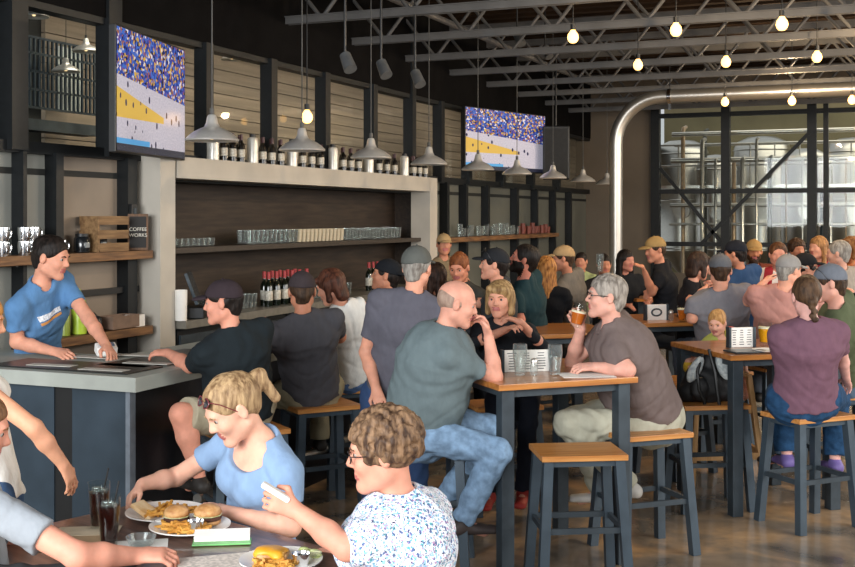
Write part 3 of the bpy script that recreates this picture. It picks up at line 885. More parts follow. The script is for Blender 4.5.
for px in (212, 302, 371, 429, 478, 517, 553, 583, 607):
    d = dX(px, XP); p = P(px, 217, d)
    pendant((p.x, p.y, 2.53), 'spun aluminium dome pendant hanging in the row over the bar', 'dome pendants over the bar')
for px, py in ((34, 17), (66, 72), (86, 52), (232, 60), (291, 70)):  # pendants built behind the panes in place of lamp reflections in the glass
    p = Pp(px, py, XW - .7); pendant((p.x, p.y, p.z), 'added dome pendant standing in for a reflection in the upper windows', 'dome pendants standing in for window reflections', p.z + .22 + (4.1 - p.z - .2) / .62).scale = (.62, .62, .62)
# track spots
for px, py in ((345, 55), (381, 62), (415, 72), (517, 20), (545, 32)):
    d = dX(px, -4.6); p = P(px, py, d)
    t = thing('spotlight', 'small black ceiling spotlight aimed down beside the bar', 'spotlight', (p.x, p.y, min(p.z, 4.3)), group='small ceiling spotlights')
    m = MB(); m.cyl((0, 0, 0), (.08, -.05, -.14), .05, .06); m.build('head', mat('spot_grey', '#6d6f70', rough=.4, metal=.5), t, smooth=True)
    m = MB(); m.cyl((0, 0, 0), (0, 0, ZC - min(p.z, 4.3) + .05), .012, n=8); m.build('stem', BLACK, t)

# ------------------------------------------------------------------ televisions
def tv_mat(name, seed):
    m = bpy.data.materials.new(name); m.use_nodes = True
    nt = m.node_tree; b = nt.nodes['Principled BSDF']; L = nt.links.new
    tc = nt.nodes.new('ShaderNodeTexCoord'); sp = nt.nodes.new('ShaderNodeSeparateXYZ'); L(tc.outputs['UV'], sp.inputs[0])
    u, v = sp.outputs[0], sp.outputs[1]
    def M(op, a, c, d=None):
        n = nt.nodes.new('ShaderNodeMath'); n.operation = op
        for i, x in enumerate((a, c, d)):
            if x is None: continue
            if isinstance(x, (int, float)): n.inputs[i].default_value = x
            else: L(x, n.inputs[i])
        return n.outputs[0]
    def mix(f, a, c):
        n = nt.nodes.new('ShaderNodeMixRGB'); L(f, n.inputs[0])
        for i, x in ((1, a), (2, c)):
            if isinstance(x, tuple): n.inputs[i].default_value = x
            else: L(x, n.inputs[i])
        return n.outputs[0]
    mp = nt.nodes.new('ShaderNodeMapping'); mp.inputs['Scale'].default_value = (62, 40, 1); mp.inputs['Location'].default_value = (seed, 0, 0); L(tc.outputs['UV'], mp.inputs[0])
    vo = nt.nodes.new('ShaderNodeTexVoronoi'); vo.inputs['Scale'].default_value = 1; L(mp.outputs[0], vo.inputs['Vector'])
    s2 = nt.nodes.new('ShaderNodeSeparateColor'); L(vo.outputs['Color'], s2.inputs[0])
    cr = nt.nodes.new('ShaderNodeValToRGB'); cr.color_ramp.interpolation = 'CONSTANT'; e = cr.color_ramp.elements
    e[0].position = 0; e[0].color = hx('#2b3f8f'); e[1].position = .28; e[1].color = hx('#3c62b8')
    for p_, c_ in ((.5, '#1d1f45'), (.62, '#b99a3e'), (.74, '#8a5a48'), (.84, '#c8c6d0'), (.92, '#5a3f8a')): x = e.new(p_); x.color = hx(c_)
    L(s2.outputs[0], cr.inputs[0])
    crowd = cr.outputs[0]
    ns = nt.nodes.new('ShaderNodeTexNoise'); ns.inputs['Scale'].default_value = 60; L(tc.outputs['UV'], ns.inputs[0])
    court = mix(ns.outputs['Fac'], hx('#8d8fa6'), hx('#c6c3cf'))
    # painted key: a skewed band
    vk = M('ADD', v, M('MULTIPLY', u, -.02))
    key = M('MULTIPLY', M('MULTIPLY', M('GREATER_THAN', vk, .27), M('LESS_THAN', vk, M('ADD', M('MULTIPLY', u, -.30), .52))), M('LESS_THAN', u, .66))
    court = mix(key, court, hx('#bfa04c'))
    # players
    mp2 = nt.nodes.new('ShaderNodeMapping'); mp2.inputs['Scale'].default_value = (17, 6.5, 1); mp2.inputs['Location'].default_value = (seed * 2.3, .4, 0); L(tc.outputs['UV'], mp2.inputs[0])
    v2 = nt.nodes.new('ShaderNodeTexVoronoi'); v2.inputs['Scale'].default_value = 1; L(mp2.outputs[0], v2.inputs['Vector'])
    pl = M('LESS_THAN', v2.outputs['Distance'], .20)
    court = mix(pl, court, hx('#2a2c4c'))
    edge = M('ADD', M('MULTIPLY', u, -.13), .62)
    img = mix(M('GREATER_THAN', v, edge), court, crowd)
    ban = M('MULTIPLY', M('LESS_THAN', v, .105), M('LESS_THAN', u, .45)); img = mix(ban, img, hx('#4d94cc'))
    low = M('LESS_THAN', v, .06); img = mix(low, img, hx('#2b2d3d'))
    L(img, b.inputs['Base Color']); L(img, b.inputs['Emission Color']); b.inputs['Emission Strength'].default_value = .30; b.inputs['Roughness'].default_value = .15
    return m
def tv(pa, pb, z0, z1, label, seed):
    a = Vector((pa.x, pa.y, 0)); b = Vector((pb.x, pb.y, 0)); w = (b - a).length; h = z1 - z0
    rz = math.atan2(b.y - a.y, b.x - a.x)
    t = thing('television', label, 'television', (a.x, a.y, z0), rz)
    MB().box((w / 2, .035, h / 2), (w + .03, .06, h + .03), bev=.006).build('casing', BLACK, t)
    me = bpy.data.meshes.new('screen'); me.from_pydata([(.0, 0.002, .0), (w, .002, 0), (w, .002, h), (0, .002, h)], [], [(0, 1, 2, 3)])
    me.uv_layers.new(); 
    for l, uv in zip(me.uv_layers[0].data, ((0, 0), (1, 0), (1, 1), (0, 1))): l.uv = uv
    me.materials.append(tv_mat('broadcast_%d' % seed, seed)); link('screen', me, t)
    MB().box((w / 2, .14, h / 2), (.3, .16, .3)).build('bracket', BLACK, t)
tv(P(117, 0, 8.75), P(185, 0, 10.1), 2.465, 3.42, 'large wall television showing a basketball game, above the left shelves', 1)
tv(P(466, 0, 16.65), P(545, 0, 18.3), 2.66, 3.56, 'television showing a basketball game, above the rear shelf', 2)
# loudspeaker hung right of the second television
p = P(556, 150, 18.2)
t = thing('loudspeaker', 'black loudspeaker hung just right of the rear television', 'loudspeaker', (p.x, p.y, 2.55), .3)
MB().box((0, 0, .42), (.42, .4, .84), bev=.02).build('cabinet', BLACK, t)
MB().box((0, -.205, .42), (.36, .01, .76)).build('grille', mat('speaker_mesh', '#232425', rough=.8), t)
MB().cyl((0, .1, .84), (0, .1, 2.25), .015, n=8).build('bracket', BLACK, t)

# ------------------------------------------------------------------ bar surround with shelf and back counter
XF, YA, YB = -5.92, 8.18, 14.5
PLAS = mat('pale_plaster', '#b9b2a6', rough=.75, var=.06, scale=3)
t = thing('bar_surround', 'tall pale plaster frame around the back bar shelves', 'bar surround', (XF, YA, 0))
MB().box((-.14, .11, 1.24), (.28, .22, 2.485)).build('stile', PLAS, t)
MB().box((-.14, YB - YA - .13, 1.24), (.28, .26, 2.485)).build('stile', PLAS, t)
MB().box((-.14, (YB - YA) / 2, 2.39), (.28, YB - YA - .5, .19)).build('lintel', PLAS, t)
BRB = wood('dark_brown_boards', '#35291f', '#241a13', 1, 2, .6)
m = MB(); m.box((-.60, (YB - YA) / 2, 1.2), (.04, YB - YA - .1, 2.3)); m.build('back_panel', BRB, t)
MB().box((-.44, .10, 1.2), (.32, .06, 2.3)).build('side_panel', BRB, t); MB().box((-.44, YB - YA - .10, 1.2), (.32, .06, 2.3)).build('side_panel', BRB, t)
ys0, ys1 = .23, YB - YA - .27
DSH = mat('dark_shelf', '#3a322b', rough=.5)
m = MB(); m.box((-.35, (ys0 + ys1) / 2, 1.645), (.44, ys1 - ys0, .05)); m.build('shelf', DSH, t)
t = thing('back_counter', 'back bar counter with grey top inside the plaster surround', 'counter', (XF - .25, YA + .24, 0))
L_ = ys1 - ys0 - .03
MB().box((0.02, L_ / 2, 1.0), (.66, L_, .07)).build('countertop', mat('counter_grey', '#77736a', rough=.4, var=.1), t)
for i in range(6):
    c = MB().box((-.02, L_ * (i + .5) / 6, .48), (.54, L_ / 6 - .02, .95)).build('cabinet', BLACK, t)
    MB().box((.262, L_ * (i + .5) / 6, .5), (.02, L_ / 6 - .06, .8)).build('door', DARKST, c)
# ------------------------------------------------------------------ things on the shelves
GLS = PANE
def glass_mesh(name, mm, r=.04, h=.14):
    m = MB(); m.lathe([(0, .002), (r * .72, .002), (r * .74, .01), (r, h), (r - .003, h), (r * .70, .012), (0, .012)], n=14)
    return m
def clear_mat():
    m = bpy.data.materials.new('clear_drinking_glass'); m.use_nodes = True
    nt = m.node_tree; nt.nodes.clear(); L = nt.links.new
    o = nt.nodes.new('ShaderNodeOutputMaterial'); mx = nt.nodes.new('ShaderNodeMixShader')
    t = nt.nodes.new('ShaderNodeBsdfTransparent'); t.inputs[0].default_value = (.86, .88, .87, 1)
    g = nt.nodes.new('ShaderNodeBsdfPrincipled'); g.inputs['Roughness'].default_value = .06; g.inputs['Base Color'].default_value = (.72, .76, .76, 1); g.inputs['Metallic'].default_value = .6
    lw = nt.nodes.new('ShaderNodeLayerWeight'); pw = nt.nodes.new('ShaderNodeMath'); pw.operation = 'POWER'; pw.inputs[1].default_value = 2.2; L(lw.outputs['Facing'], pw.inputs[0]); ma = nt.nodes.new('ShaderNodeMath'); ma.operation = 'MULTIPLY_ADD'; ma.inputs[1].default_value = .75; ma.inputs[2].default_value = .10; L(pw.outputs[0], ma.inputs[0]); L(ma.outputs[0], mx.inputs[0]); L(t.outputs[0], mx.inputs[1]); L(g.outputs[0], mx.inputs[2]); L(mx.outputs[0], o.inputs[0]); return m
FROST = clear_mat()
proto = None; protoC = None
zs = 1.675
for row in (0, 1):
    Y = 10.0
    i = 0
    while Y < 13.75:
        x = XF - .22 - row * .11
        cream = 10.95 < Y < 12.1
        key = protoC if cream else proto
        if key is None:
            key = glass_mesh('x', None).build('cream_cup' if cream else 'pint_glass', mat('cream_cup', '#b7ab92', rough=.4) if cream else FROST, smooth=True)
            tag(key, 'cream cup in the middle run of the dark back bar shelf' if cream else 'clear pint glass in the row on the dark back bar shelf', 'cup' if cream else 'glass', 'cream cups on the back bar shelf' if cream else 'pint glasses on the back bar shelf')
            if cream: protoC = key
            else: proto = key
            o = key
        else: o = key.copy(); COL.objects.link(o)
        o.location = (x, Y, zs)
        Y += .092
for k in range(9):
    o = proto.copy(); COL.objects.link(o); o.location = (XF - .2, 8.55 + k * .09, zs); o.scale = (.9, .9, .55)
    tag(o, 'short glass at the left end of the dark back bar shelf', 'glass', 'short glasses at the left end of the shelf')
zc = 1.037
for k in range(22):
    for row in range(2):
        o = proto.copy(); COL.objects.link(o); o.location = (XF - .15 - .1 * row, 9.2 + k * .075 if k < 11 else 10.3 + k * .085, zc)
        tag(o, 'clear glass standing on the back bar counter', 'glass', 'glasses on the back bar counter')
# wine bottles
WB = mat('wine_glass_dark', '#10170f', rough=.1, var=0, spec=.8)
def bottle(name, label, cat_, group, loc, gm, lm, cm, r=.038, h=.30, slim=.5):
    t = thing(name, label, cat_, loc, group=group)
    m = MB(); m.lathe([(0, 0), (r, .002), (r, h * .58), (r * .8, h * .66), (r * .36, h * .74), (r * .34, h * .92), (r * .4, h * .93), (r * .4, h), (0, h)], n=16); m.build('glass_body', gm, t, smooth=True)
    m = MB(); m.cyl((0, 0, h * .18), (0, 0, h * .46), r * 1.02, n=16); m.build('label_band', lm, t, smooth=True)
    m = MB(); m.cyl((0, 0, h * .8), (0, 0, h * 1.01), r * .46, n=12); m.build('capsule', cm, t, smooth=True)
    return t
LABW = mat('label_paper', '#d8d4c8', rough=.7, var=.1, scale=40, col2='#a8a090')
REDC = mat('red_foil', '#9c2f30', rough=.4); DKC = mat('dark_foil', '#3a1418', rough=.4)
w0 = bottle('wine_bottle', 'dark wine bottle with pale label and red top on the back counter', 'bottle', 'wine bottles on the back bar counter', (XF - .06, 10.1, zc), WB, LABW, REDC, .042, .35)
for k in range(1, 11): dup(w0, (XF - .06 - .10 * (k % 2), 10.1 + k * .080, zc))
for k in range(3): dup(w0, (XF - .2, 12.75 + k * .12, zc), group='wine bottles further along the back counter', label='wine bottle standing alone further right on the back counter')
# growlers and dark bottles on top of the surround
GW = mat('white_growler', '#c4c1ba', rough=.3, metal=.3)
g0 = None
for px in (213, 252.6, 292, 333, 369, 404.5):
    y = yX(px, XF - .1)
    if g0 is None:
        g0 = thing('growler', 'pale cylindrical growler standing on top of the plaster surround', 'growler', (XF - .1, y, 2.487), group='growlers on top of the surround')
        m = MB(); m.lathe([(0, 0), (.058, .003), (.058, .22), (.05, .25), (.03, .262)], n=20); m.build('cylinder_body', GW, g0, smooth=True)
        m = MB(); m.cyl((0, 0, .26), (0, 0, .29), .032); m.build('cap', BLACK, g0, smooth=True)
    else: dup(g0, (XF - .1, y, 2.487))
DB = mat('dark_bottle', '#15120f', rough=.2, spec=.7, var=0)
b0 = None
for a, b in ((220, 246), (259, 286), (299, 326), (340, 363), (376, 399), (411, 428)):
    ya, yb = yX(a, XF - .1), yX(b, XF - .1); n = 6
    for k in range(n):
        y = ya + (yb - ya) * (k + .5) / n
        loc = (XF - .08 - .07 * (k % 2), y, 2.487)
        if b0 is None: b0 = bottle('beer_bottle', 'dark bottle with white label on top of the plaster surround', 'bottle', 'dark bottles on top of the surround', loc, DB, LABW, DKC, .036, .27)
        else: dup(b0, loc)
# point of sale terminal and a white cup at the left of the back counter
p = P(191, 290, dX(191, XF - .05)); p.z = zc
t = thing('cash_register', 'black touchscreen till at the left end of the back counter', 'till', p, rz=.5)
MB().box((0, 0, .05), (.26, .3, .1), bev=.01).build('base', BLACK, t)
MB().box((.02, 0, .27), (.03, .38, .3), rot=Matrix.Rotation(-.35, 3, 'Y'), bev=.006).build('screen', mat('till_screen', '#39434a', rough=.12, var=.2, scale=6, spec=.9), t)
p = P(181, 300, dX(181, XF + .04)); p.z = zc
t = thing('paper_holder', 'white upright box beside the till on the back counter', 'holder', p)
MB().lathe([(0, 0), (.05, 0), (.055, .27), (.05, .27), (.045, .01), (0, .01)], n=20).build('cup_body', PAPER, t, smooth=True)
t = thing('pump_dispenser', 'small dark dispenser on the back counter right of the till', 'dispenser', (XF - .15, 9.3, zc))
MB().lathe([(0, 0), (.04, 0), (.04, .14), (.015, .17), (.012, .2), (0, .2)], n=16).build('bottle_body', mat('olive_plastic', '#5b5a2c', rough=.4), t, smooth=True)
MB().bar((0, 0, .2), (.06, 0, .19), .015).build('nozzle', BLACK, t)

# left wall shelves
def wall_shelf(y0, y1, z, label, x0=XW + .02, x1=-5.95):
    t = thing('wall_shelf', label, 'shelf', ((x0 + x1) / 2, y0, z))
    MB().box((0, (y1 - y0) / 2, -.035), (x1 - x0, y1 - y0, .07), bev=.004).build('board', SHELFW, t)
    for f in (.15, .5, .85): MB().bar((-.1, (y1 - y0) * f, -.075), (.1, (y1 - y0) * f, -.075), .02, .012).build('bracket', BLACK, t)
wall_shelf(4.9, 8.12, 1.665, 'upper wooden wall shelf holding the coffee crate and jars')
wall_shelf(yX(40, -5.95), 8.12, 1.02, 'lower wooden wall shelf behind the bartender')
wall_shelf(yX(445, -5.95), 20.6, 1.655, 'long wooden wall shelf of glassware below the rear television')
def onshelf(px, z, X=-6.06):
    d = dX(px, X); p = P(px, 217, d); return Vector((p.x, p.y, z))
# chrome mugs in stacked pairs
k0 = None
for i, px in enumerate((3, 24, 34, 61, 44)):
    for j in range(2 if i < 3 else 1):
        p = onshelf(px, 1.667 + j * .105)
        if k0 is None:
            k0 = thing('steel_mug', 'shiny steel mug stacked on the upper left shelf', 'mug', p, group='steel mugs on the upper left shelf')
            m = MB(); m.lathe([(0, 0), (.042, .002), (.048, .06), (.046, .1), (.043, .1), (.04, .01), (0, .01)], n=18); m.build('cup_body', CHROME, k0, smooth=True)
            m = MB(); m.tube([(.045, 0, .085), (.075, 0, .08), (.08, 0, .05), (.07, 0, .025), (.045, 0, .02)], .005, 6); m.build('handle', CHROME, k0, smooth=True)
        else: dup(k0, p)
for px, lab in ((82, 'black glass jar left of its twin on the upper shelf'), (99, 'black glass jar just left of the coffee crate')):
    p = onshelf(px, 1.667)
    t = thing('jar', lab, 'jar', p)
    MB().lathe([(0, 0), (.062, .003), (.066, .04), (.064, .11), (.05, .13), (0, .13)], n=20).build('jar_body', mat('black_jar', '#15181b', rough=.15, var=0, spec=.8), t, smooth=True)
    MB().cyl((0, 0, .125), (0, 0, .15), .052, n=20).build('lid', BLACK, t, smooth=True)
    MB().box((.062, -.012, .06), (.012, .045, .04)).build('sticker', mat('grey_sticker', '#7f8384', rough=.6), t)
# coffee crate
ya, yb = yX(96, -6.0), yX(126, -6.0)
t = thing('coffee_crate', 'open wooden crate with a dark coffee sign on its end', 'crate', (-6.06, (yb), 1.667))
m = MB(); Lc = 1.0 * (yb - ya)
for z in (.035, .14, .255): m.box((.08, -Lc / 2, z), (.015, Lc, .07))
for z in (.035, .14, .255): m.box((-.1, -Lc / 2, z), (.015, Lc, .07))
m.box((0, -Lc, .145), (.18, .02, .29)); m.box((0, -Lc / 2, .01), (.18, Lc, .015)); m.build('slats', wood('crate_pine', '#8b6c48', '#6a4d30', 1, 3, .6), t)
p0 = P(126, 217, dX(126, -6.0)); 
sg = thing('coffee_sign', 'small framed black chalk sign reading COFFEE WORKS at the crate end', 'sign', (onshelf(138, 1.667, -6.02)), rz=A + .25)
MB().box((0, 0, .155), (.17, .05, .31), bev=.004).build('frame', wood('sign_frame', '#6b4a2d', '#4d331d', 2, 3, .5), sg)
MB().box((0, -.027, .155), (.135, .006, .265)).build('board', mat('sign_black', '#17120e', rough=.6), sg)
for txt, z in (('COFFEE', .165), ('WORKS', .115)):
    c = bpy.data.curves.new('lettering', 'FONT'); c.body = txt; c.size = .042; c.align_x = 'CENTER'; c.extrude = .0015
    tmp = link('lettering_curve', c); bpy.context.view_layer.update()
    me = bpy.data.meshes.new_from_object(tmp.evaluated_get(bpy.context.evaluated_depsgraph_get())); bpy.data.objects.remove(tmp)
    me.materials.clear(); me.materials.append(mat('sign_white', '#d8d2c4', rough=.7, var=0)); o = link('lettering', me, sg, (0, -.032, z)); o.rotation_euler = (PI / 2, 0, 0)
# lower shelf
def stuffbottle(px, z, label, c, r=.04, h=.2, X=-6.04):
    t = thing('squeeze_bottle', label, 'bottle', onshelf(px, z, X))
    MB().lathe([(0, 0), (r, .003), (r, h * .65), (r * .75, h * .78), (r * .3, h * .85), (0, h * .85)], n=16).build('bottle_body', mat('plastic' + c, c, rough=.35), t, smooth=True)
    MB().lathe([(r * .45, h * .83), (r * .4, h * .9), (r * .12, h), (0, h)], n=12).build('nozzle', mat('plastic' + c, c), t, smooth=True)
stuffbottle(79, 1.022, 'lime green squeeze bottle on the lower shelf behind the bartender', '#a9c23a', .06, .36)
stuffbottle(65, 1.022, 'olive squeeze bottle half hidden by the bartender on the lower shelf', '#7c8a2c', .04, .22)
stuffbottle(93, 1.022, 'dark squat bottle beside the lime green bottle on the lower shelf', '#24262a', .07, .16)
t = thing('napkin_crate', 'shallow wooden crate on the lower shelf behind the bartender', 'crate', onshelf(118, 1.022, -6.05))
m = MB(); m.box((.08, 0, .06), (.012, .34, .1)); m.box((-.08, 0, .06), (.012, .34, .1)); m.box((0, .17, .06), (.17, .012, .1)); m.box((0, -.17, .06), (.17, .012, .1)); m.box((0, 0, .01), (.17, .34, .01)); m.build('slats', mat('crate_brown', '#7d6656', rough=.7), t)
p = onshelf(135, 1.022, -6.03)
tag(MB().box((0, 0, .05), (.12, .12, .1), bev=.004).build('white_box', PAPER, loc=p), 'small white box at the right end of the lower shelf', 'box')
t = thing('rail_bar', 'black horizontal rail on the panel above the lower shelf', 'rail', onshelf(100, 1.33, XW + .05))
MB().box((0, 0, 0), (.04, 1.0, .05)).build('bar', BLACK, t)
t = thing('wall_socket', 'small dark switch box beside the pale surround', 'switch', onshelf(133, 1.98, XW + .12))
MB().box((0, 0, 0), (.04, .08, .16), bev=.004).build('plate', BLACK, t)
MB().box((.022, 0, .02), (.01, .03, .05)).build('switch', DARKST, t)
# glassware on the rear shelf
rnd = random.Random(11)
ga = None; gb = None
y = yX(462, -6.05)
while y < 20.4:
    px_like = rnd.random()
    red = y > yX(520, -6.05)
    key = gb if red else ga
    if key is None:
        key = glass_mesh('x', None, .045, .13).build('red_cup' if red else 'shelf_glass', mat('dull_red_cup', '#7a4238', rough=.4) if red else FROST, smooth=True)
        tag(key, 'dull red cup on the right half of the rear shelf' if red else 'clear glass on the left half of the rear shelf', 'cup' if red else 'glass', 'red cups on the rear shelf' if red else 'glasses on the rear shelf')
        if red: gb = key
        else: ga = key
        o = key
    else: o = key.copy(); COL.objects.link(o)
    o.location = (-6.05 - rnd.uniform(0, .06), y, 1.657); o.scale = (1, 1, rnd.uniform(.85, 1.5)); y += rnd.uniform(.11, .19)

# ------------------------------------------------------------------ the bar
cx_, cy_ = P(135.5, 378, 6.23).x, P(135.5, 378, 6.23).y
YBAR = 12.6
CONC = mat('concrete_edge', '#9a9e97', rough=.5, var=.07, scale=5)
t = thing('bar_counter', 'L shaped bar with concrete top and blue grey steel front', 'bar counter', (cx_, cy_, 0))
m = MB(); m.prism([(-2.0, 0), (0, 0), (0, YBAR - cy_), (-.72, YBAR - cy_), (-.72, .78), (-2.0, .78)], .99, 1.07)
m.build('countertop', CONC, t)
bs = MB(); bs.prism([(-1.9, .1), (-.1, .1), (-.1, YBAR - cy_ - .1), (-.6, YBAR - cy_ - .1), (-.6, .7), (-1.9, .7)], .0, .99)
bs.build('base', mat('bar_side_steel', '#2a2a2d', rough=.32, metal=.5, var=.2, scale=2), t)
m = MB()
BASEM = mat('bar_front_steel', '#3b4853', rough=.36, metal=.45, var=.2, scale=2.5, bump=.03)
m.box((-.30, .085, .5), (.38, .03, .98)); m.build('front_panel', BASEM, t); MB().box((-1.25, .085, .5), (1.26, .03, .98)).build('front_panel', BASEM, t)
m = MB(); m.box((-.55, .092, .5), (.12, .02, .98))
m = MB(); m.box((-.1, .088, .5), (.03, .05, .98)); m.build('corner_strip', mat('corner_strip', '#77808a', rough=.4, metal=.5), t)
m = MB(); m.box((-.555, .088, .5), (.13, .02, .98)); m.build('recess_panel', BLACK, t)
# foot rail
t = thing('foot_rail', 'round steel foot rail along the stool side of the bar', 'rail', (cx_ + .06, cy_ + .5, .3))
m = MB(); m.tube([(0, 0, 0), (0, YBAR - cy_ - .8, 0)], .03, 12); m.build('tube', STEEL, t, smooth=True)
for k in range(5):
    m = MB(); m.bar((0, .2 + k * 1.6, -.0), (-.16, .2 + k * 1.6, -.0), .04); m.cyl((0, .17 + k * 1.6, 0), (0, .23 + k * 1.6, 0), .042); m.build('bracket', DARKST, t)
# mats, menus on the bar
MATD = mat('bar_mat_rubber', '#232322', rough=.35, var=.1)
for px, py, sx, sy, lab in ((75, 366, 1.0, .34, 'long black bar mat at the near corner of the bar'), (165, 358, .34, .9, 'black bar mat along the stool side in front of the capped man')):
    p = G(px, py, 1.075); tag(MB().box((0, 0, 0), (sx, sy, .008), bev=.003).build('bar_mat', MATD, loc=p), lab, 'mat')
for i, (px, py, rz, lab) in enumerate(((52, 365, .1, 'pale menu sheet lying on the left of the bar mat'), (90, 357, 0, 'pale menu sheet behind the bar mat by the bartender'), (104, 369.5, .05, 'narrow paper strip at the near edge of the bar mat'), (148, 363, .1, 'paper strip on the bar mat before the capped man'), (135, 355, .2, 'pale sheet beside the card reader'))):
    p = G(px, py, 1.082); tag(MB().box((0, 0, 0), (.30, .08, .003), rz=rz).build('menu_sheet', mat('menu_grey', '#b9b6ad', rough=.6), loc=p), lab, 'menu')
p = G(106, 354, 1.08)
t = thing('card_reader', 'white card reader stand under the bartender hand', 'card reader', p, rz=.9)
MB().box((0, 0, .03), (.13, .09, .06), rot=Matrix.Rotation(.35, 3, 'X'), bev=.012).build('casing', PAPER, t)
MB().box((0, -.02, .064), (.09, .04, .006), rot=Matrix.Rotation(.35, 3, 'X')).build('display', mat('reader_display', '#6f8aa8', rough=.2), t)

# ------------------------------------------------------------------ hi-top tables
def hitop(r, d, phi, label, s=.86):
    p = rd(r, d, 0); t = thing('high_table', label, 'table', p, rz=A + math.radians(phi))
    MB().box((0, 0, 1.038), (s, s, .034), bev=.004).build('tabletop', TOPW, t)
    m = MB(); q = s / 2 - .07
    for sx, sy, lx, ly in ((0, 1, 2 * q, .03), (0, -1, 2 * q, .03), (1, 0, .03, 2 * q), (-1, 0, .03, 2 * q)): m.box((sx * q, sy * q, .998), (lx, ly, .045))
    m.build('apron', DARKST, t)
    for sx in (-1, 1):
        for sy in (-1, 1):
            MB().box((sx * q, sy * q, .51), (.075, .075, 1.02), bev=.004).build('leg', DARKST, t)
    return t
hitop(.624, 6.63, 21.4, 'square oak topped high table between the bald man and the beer drinker')
hitop(2.269, 7.88, 14.4, 'square oak topped high table with orange drink and black bag beneath')
hitop(2.08, 10.1, 14.4, 'high table behind the beer drinker with menu stand and salt shaker')
hitop(1.0, 9.15, 14.4, 'high table behind the small blonde woman, partly hidden')
hitop(2.6, 13.0, 14.4, 'far high table in front of the brewery glazing')

# ------------------------------------------------------------------ stools
SL = BLUEST
def make_stool(w=.40, dp=.34, label='', loc=None, rz=0):
    t = thing('bar_stool', label, 'stool', loc, rz, group=None)
    MB().box((0, 0, .690), (w, dp, .03), bev=.004).build('seat', TOPE, t)
    a, b = w / 2 - .04, dp / 2 - .04; A2, B2 = w / 2 + .0, dp / 2 + .01
    m = MB()
    for sy in (-1, 1): m.box((0, sy * b, .66), (2 * a, .025, .035))
    for sx in (-1, 1): m.box((sx * a, 0, .66), (.025, 2 * b, .035))
    m.build('seat_frame', SL, t)
    for sx in (-1, 1):
        for sy in (-1, 1):
            MB().bar((sx * A2, sy * B2, 0), (sx * a, sy * b, .675), .05, .05, up=(0, 1, 0)).build('leg', SL, t)
    f = .31; aa = A2 + (a - A2) * f / .675; bb = B2 + (b - B2) * f / .675
    m = MB()
    for sy in (-1, 1): m.bar((-aa, sy * bb, f), (aa, sy * bb, f), .018, .03)
    for sx in (-1, 1): m.bar((sx * aa, -bb, f), (sx * aa, bb, f), .018, .03)
    m.build('footrest', DARKST, t)
    return t
st0 = make_stool(.46, .36, 'empty oak topped stool in front of the nearest high table', rd(.805, 6.12, 0), A + math.radians(6))
for r, d, ph, lab in (
    ((644 - CX) / F * 6.65, 6.68, 20, 'oak topped stool under the beer drinking man'),
    ((427 - CX) / F * 6.4, 6.38, -6, 'oak topped stool under the bald man'),
    ((320 - CX) / F * 7.6, 7.62, 28, 'stool under the man in the charcoal shirt at the bar'),
    ((243 - CX) / F * 6.75, 6.75, 30, 'stool under the man in the black shirt at the bar'),
    ((352 - CX) / F * 8.4, 8.4, 24, 'stool under the woman in the white top at the bar'),
    ((706 - CX) / F * 7.75, 7.70, 8, 'stool holding the black bag beside the second high table'),
    (2.42, 7.25, 24, 'oak topped stool under the woman in the purple top'),
    ((843 - CX) / F * 8.1, 8.1, 10, 'stool under the man in the olive shirt at right'),
    ((503 - CX) / F * 7.6, 7.65, 15, 'stool under the small blonde woman in black'),
    ((390 - CX) / F * 9.4, 9.4, 24, 'empty stool at the far part of the bar'),
    ((666 - CX) / F * 9.0, 8.7, 40, 'stool standing behind the beer drinking man'),
    ((545 - CX) / F * 9.9, 9.9, 24, 'stool under the bearded man in dark teal'),
    ((720 - CX) / F * 9.2, 9.3, 14, 'stool under the man with grey cap seen from behind'),
    ((775 - CX) / F * 9.6, 9.6, 20, 'stool under the salmon shirted man'),
):
    dup(st0, rd(r, d, 0), A + math.radians(ph), label=lab)

# ------------------------------------------------------------------ low table in the foreground
ZF = .82
c0 = Vector(((150 - CX) / F * 4.55, 4.55)); u = Vector((.762, -.648)); v = Vector((-.648, -.762))
LU, LV = 1.40, .95
cc = c0 + u * LU / 2 + v * LV / 2
p = rd(cc.x, cc.y, 0); ang = math.atan2(u.y, u.x)
t = thing('dining_table', 'brown wooden dining table with burgers in the foreground', 'table', p, rz=A + ang)
MB().box((0, 0, ZF - .02), (LU, LV, .04), bev=.005).build('tabletop', wood('walnut_top', '#77574a', '#54392f', 0, 2.2, .3, .3), t)
for sx in (-1, 1):
    for sy in (-1, 1): MB().box((sx * (LU / 2 - .08), sy * (LV / 2 - .08), (ZF - .04) / 2), (.07, .07, ZF - .04)).build('leg', DARKST, t)
def FT(px, py): return G(px, py, ZF + .001)
# chairs of the diners
def chair(r, d, phi, label, hh=.56):
    t = thing('dining_chair', label, 'chair', rd(r, d, 0), rz=zrot(phi))
    MB().box((0, 0, hh - .02), (.42, .42, .04), bev=.005).build('seat', TOPE, t)
    for sx in (-1, 1):
        MB().box((sx * .18, .18, (hh - .04) / 2), (.035, .035, hh - .04)).build('leg', DARKST, t)
        MB().box((sx * .18, -.18, (hh - .04) / 2), (.035, .035, hh - .04)).build('leg', DARKST, t)
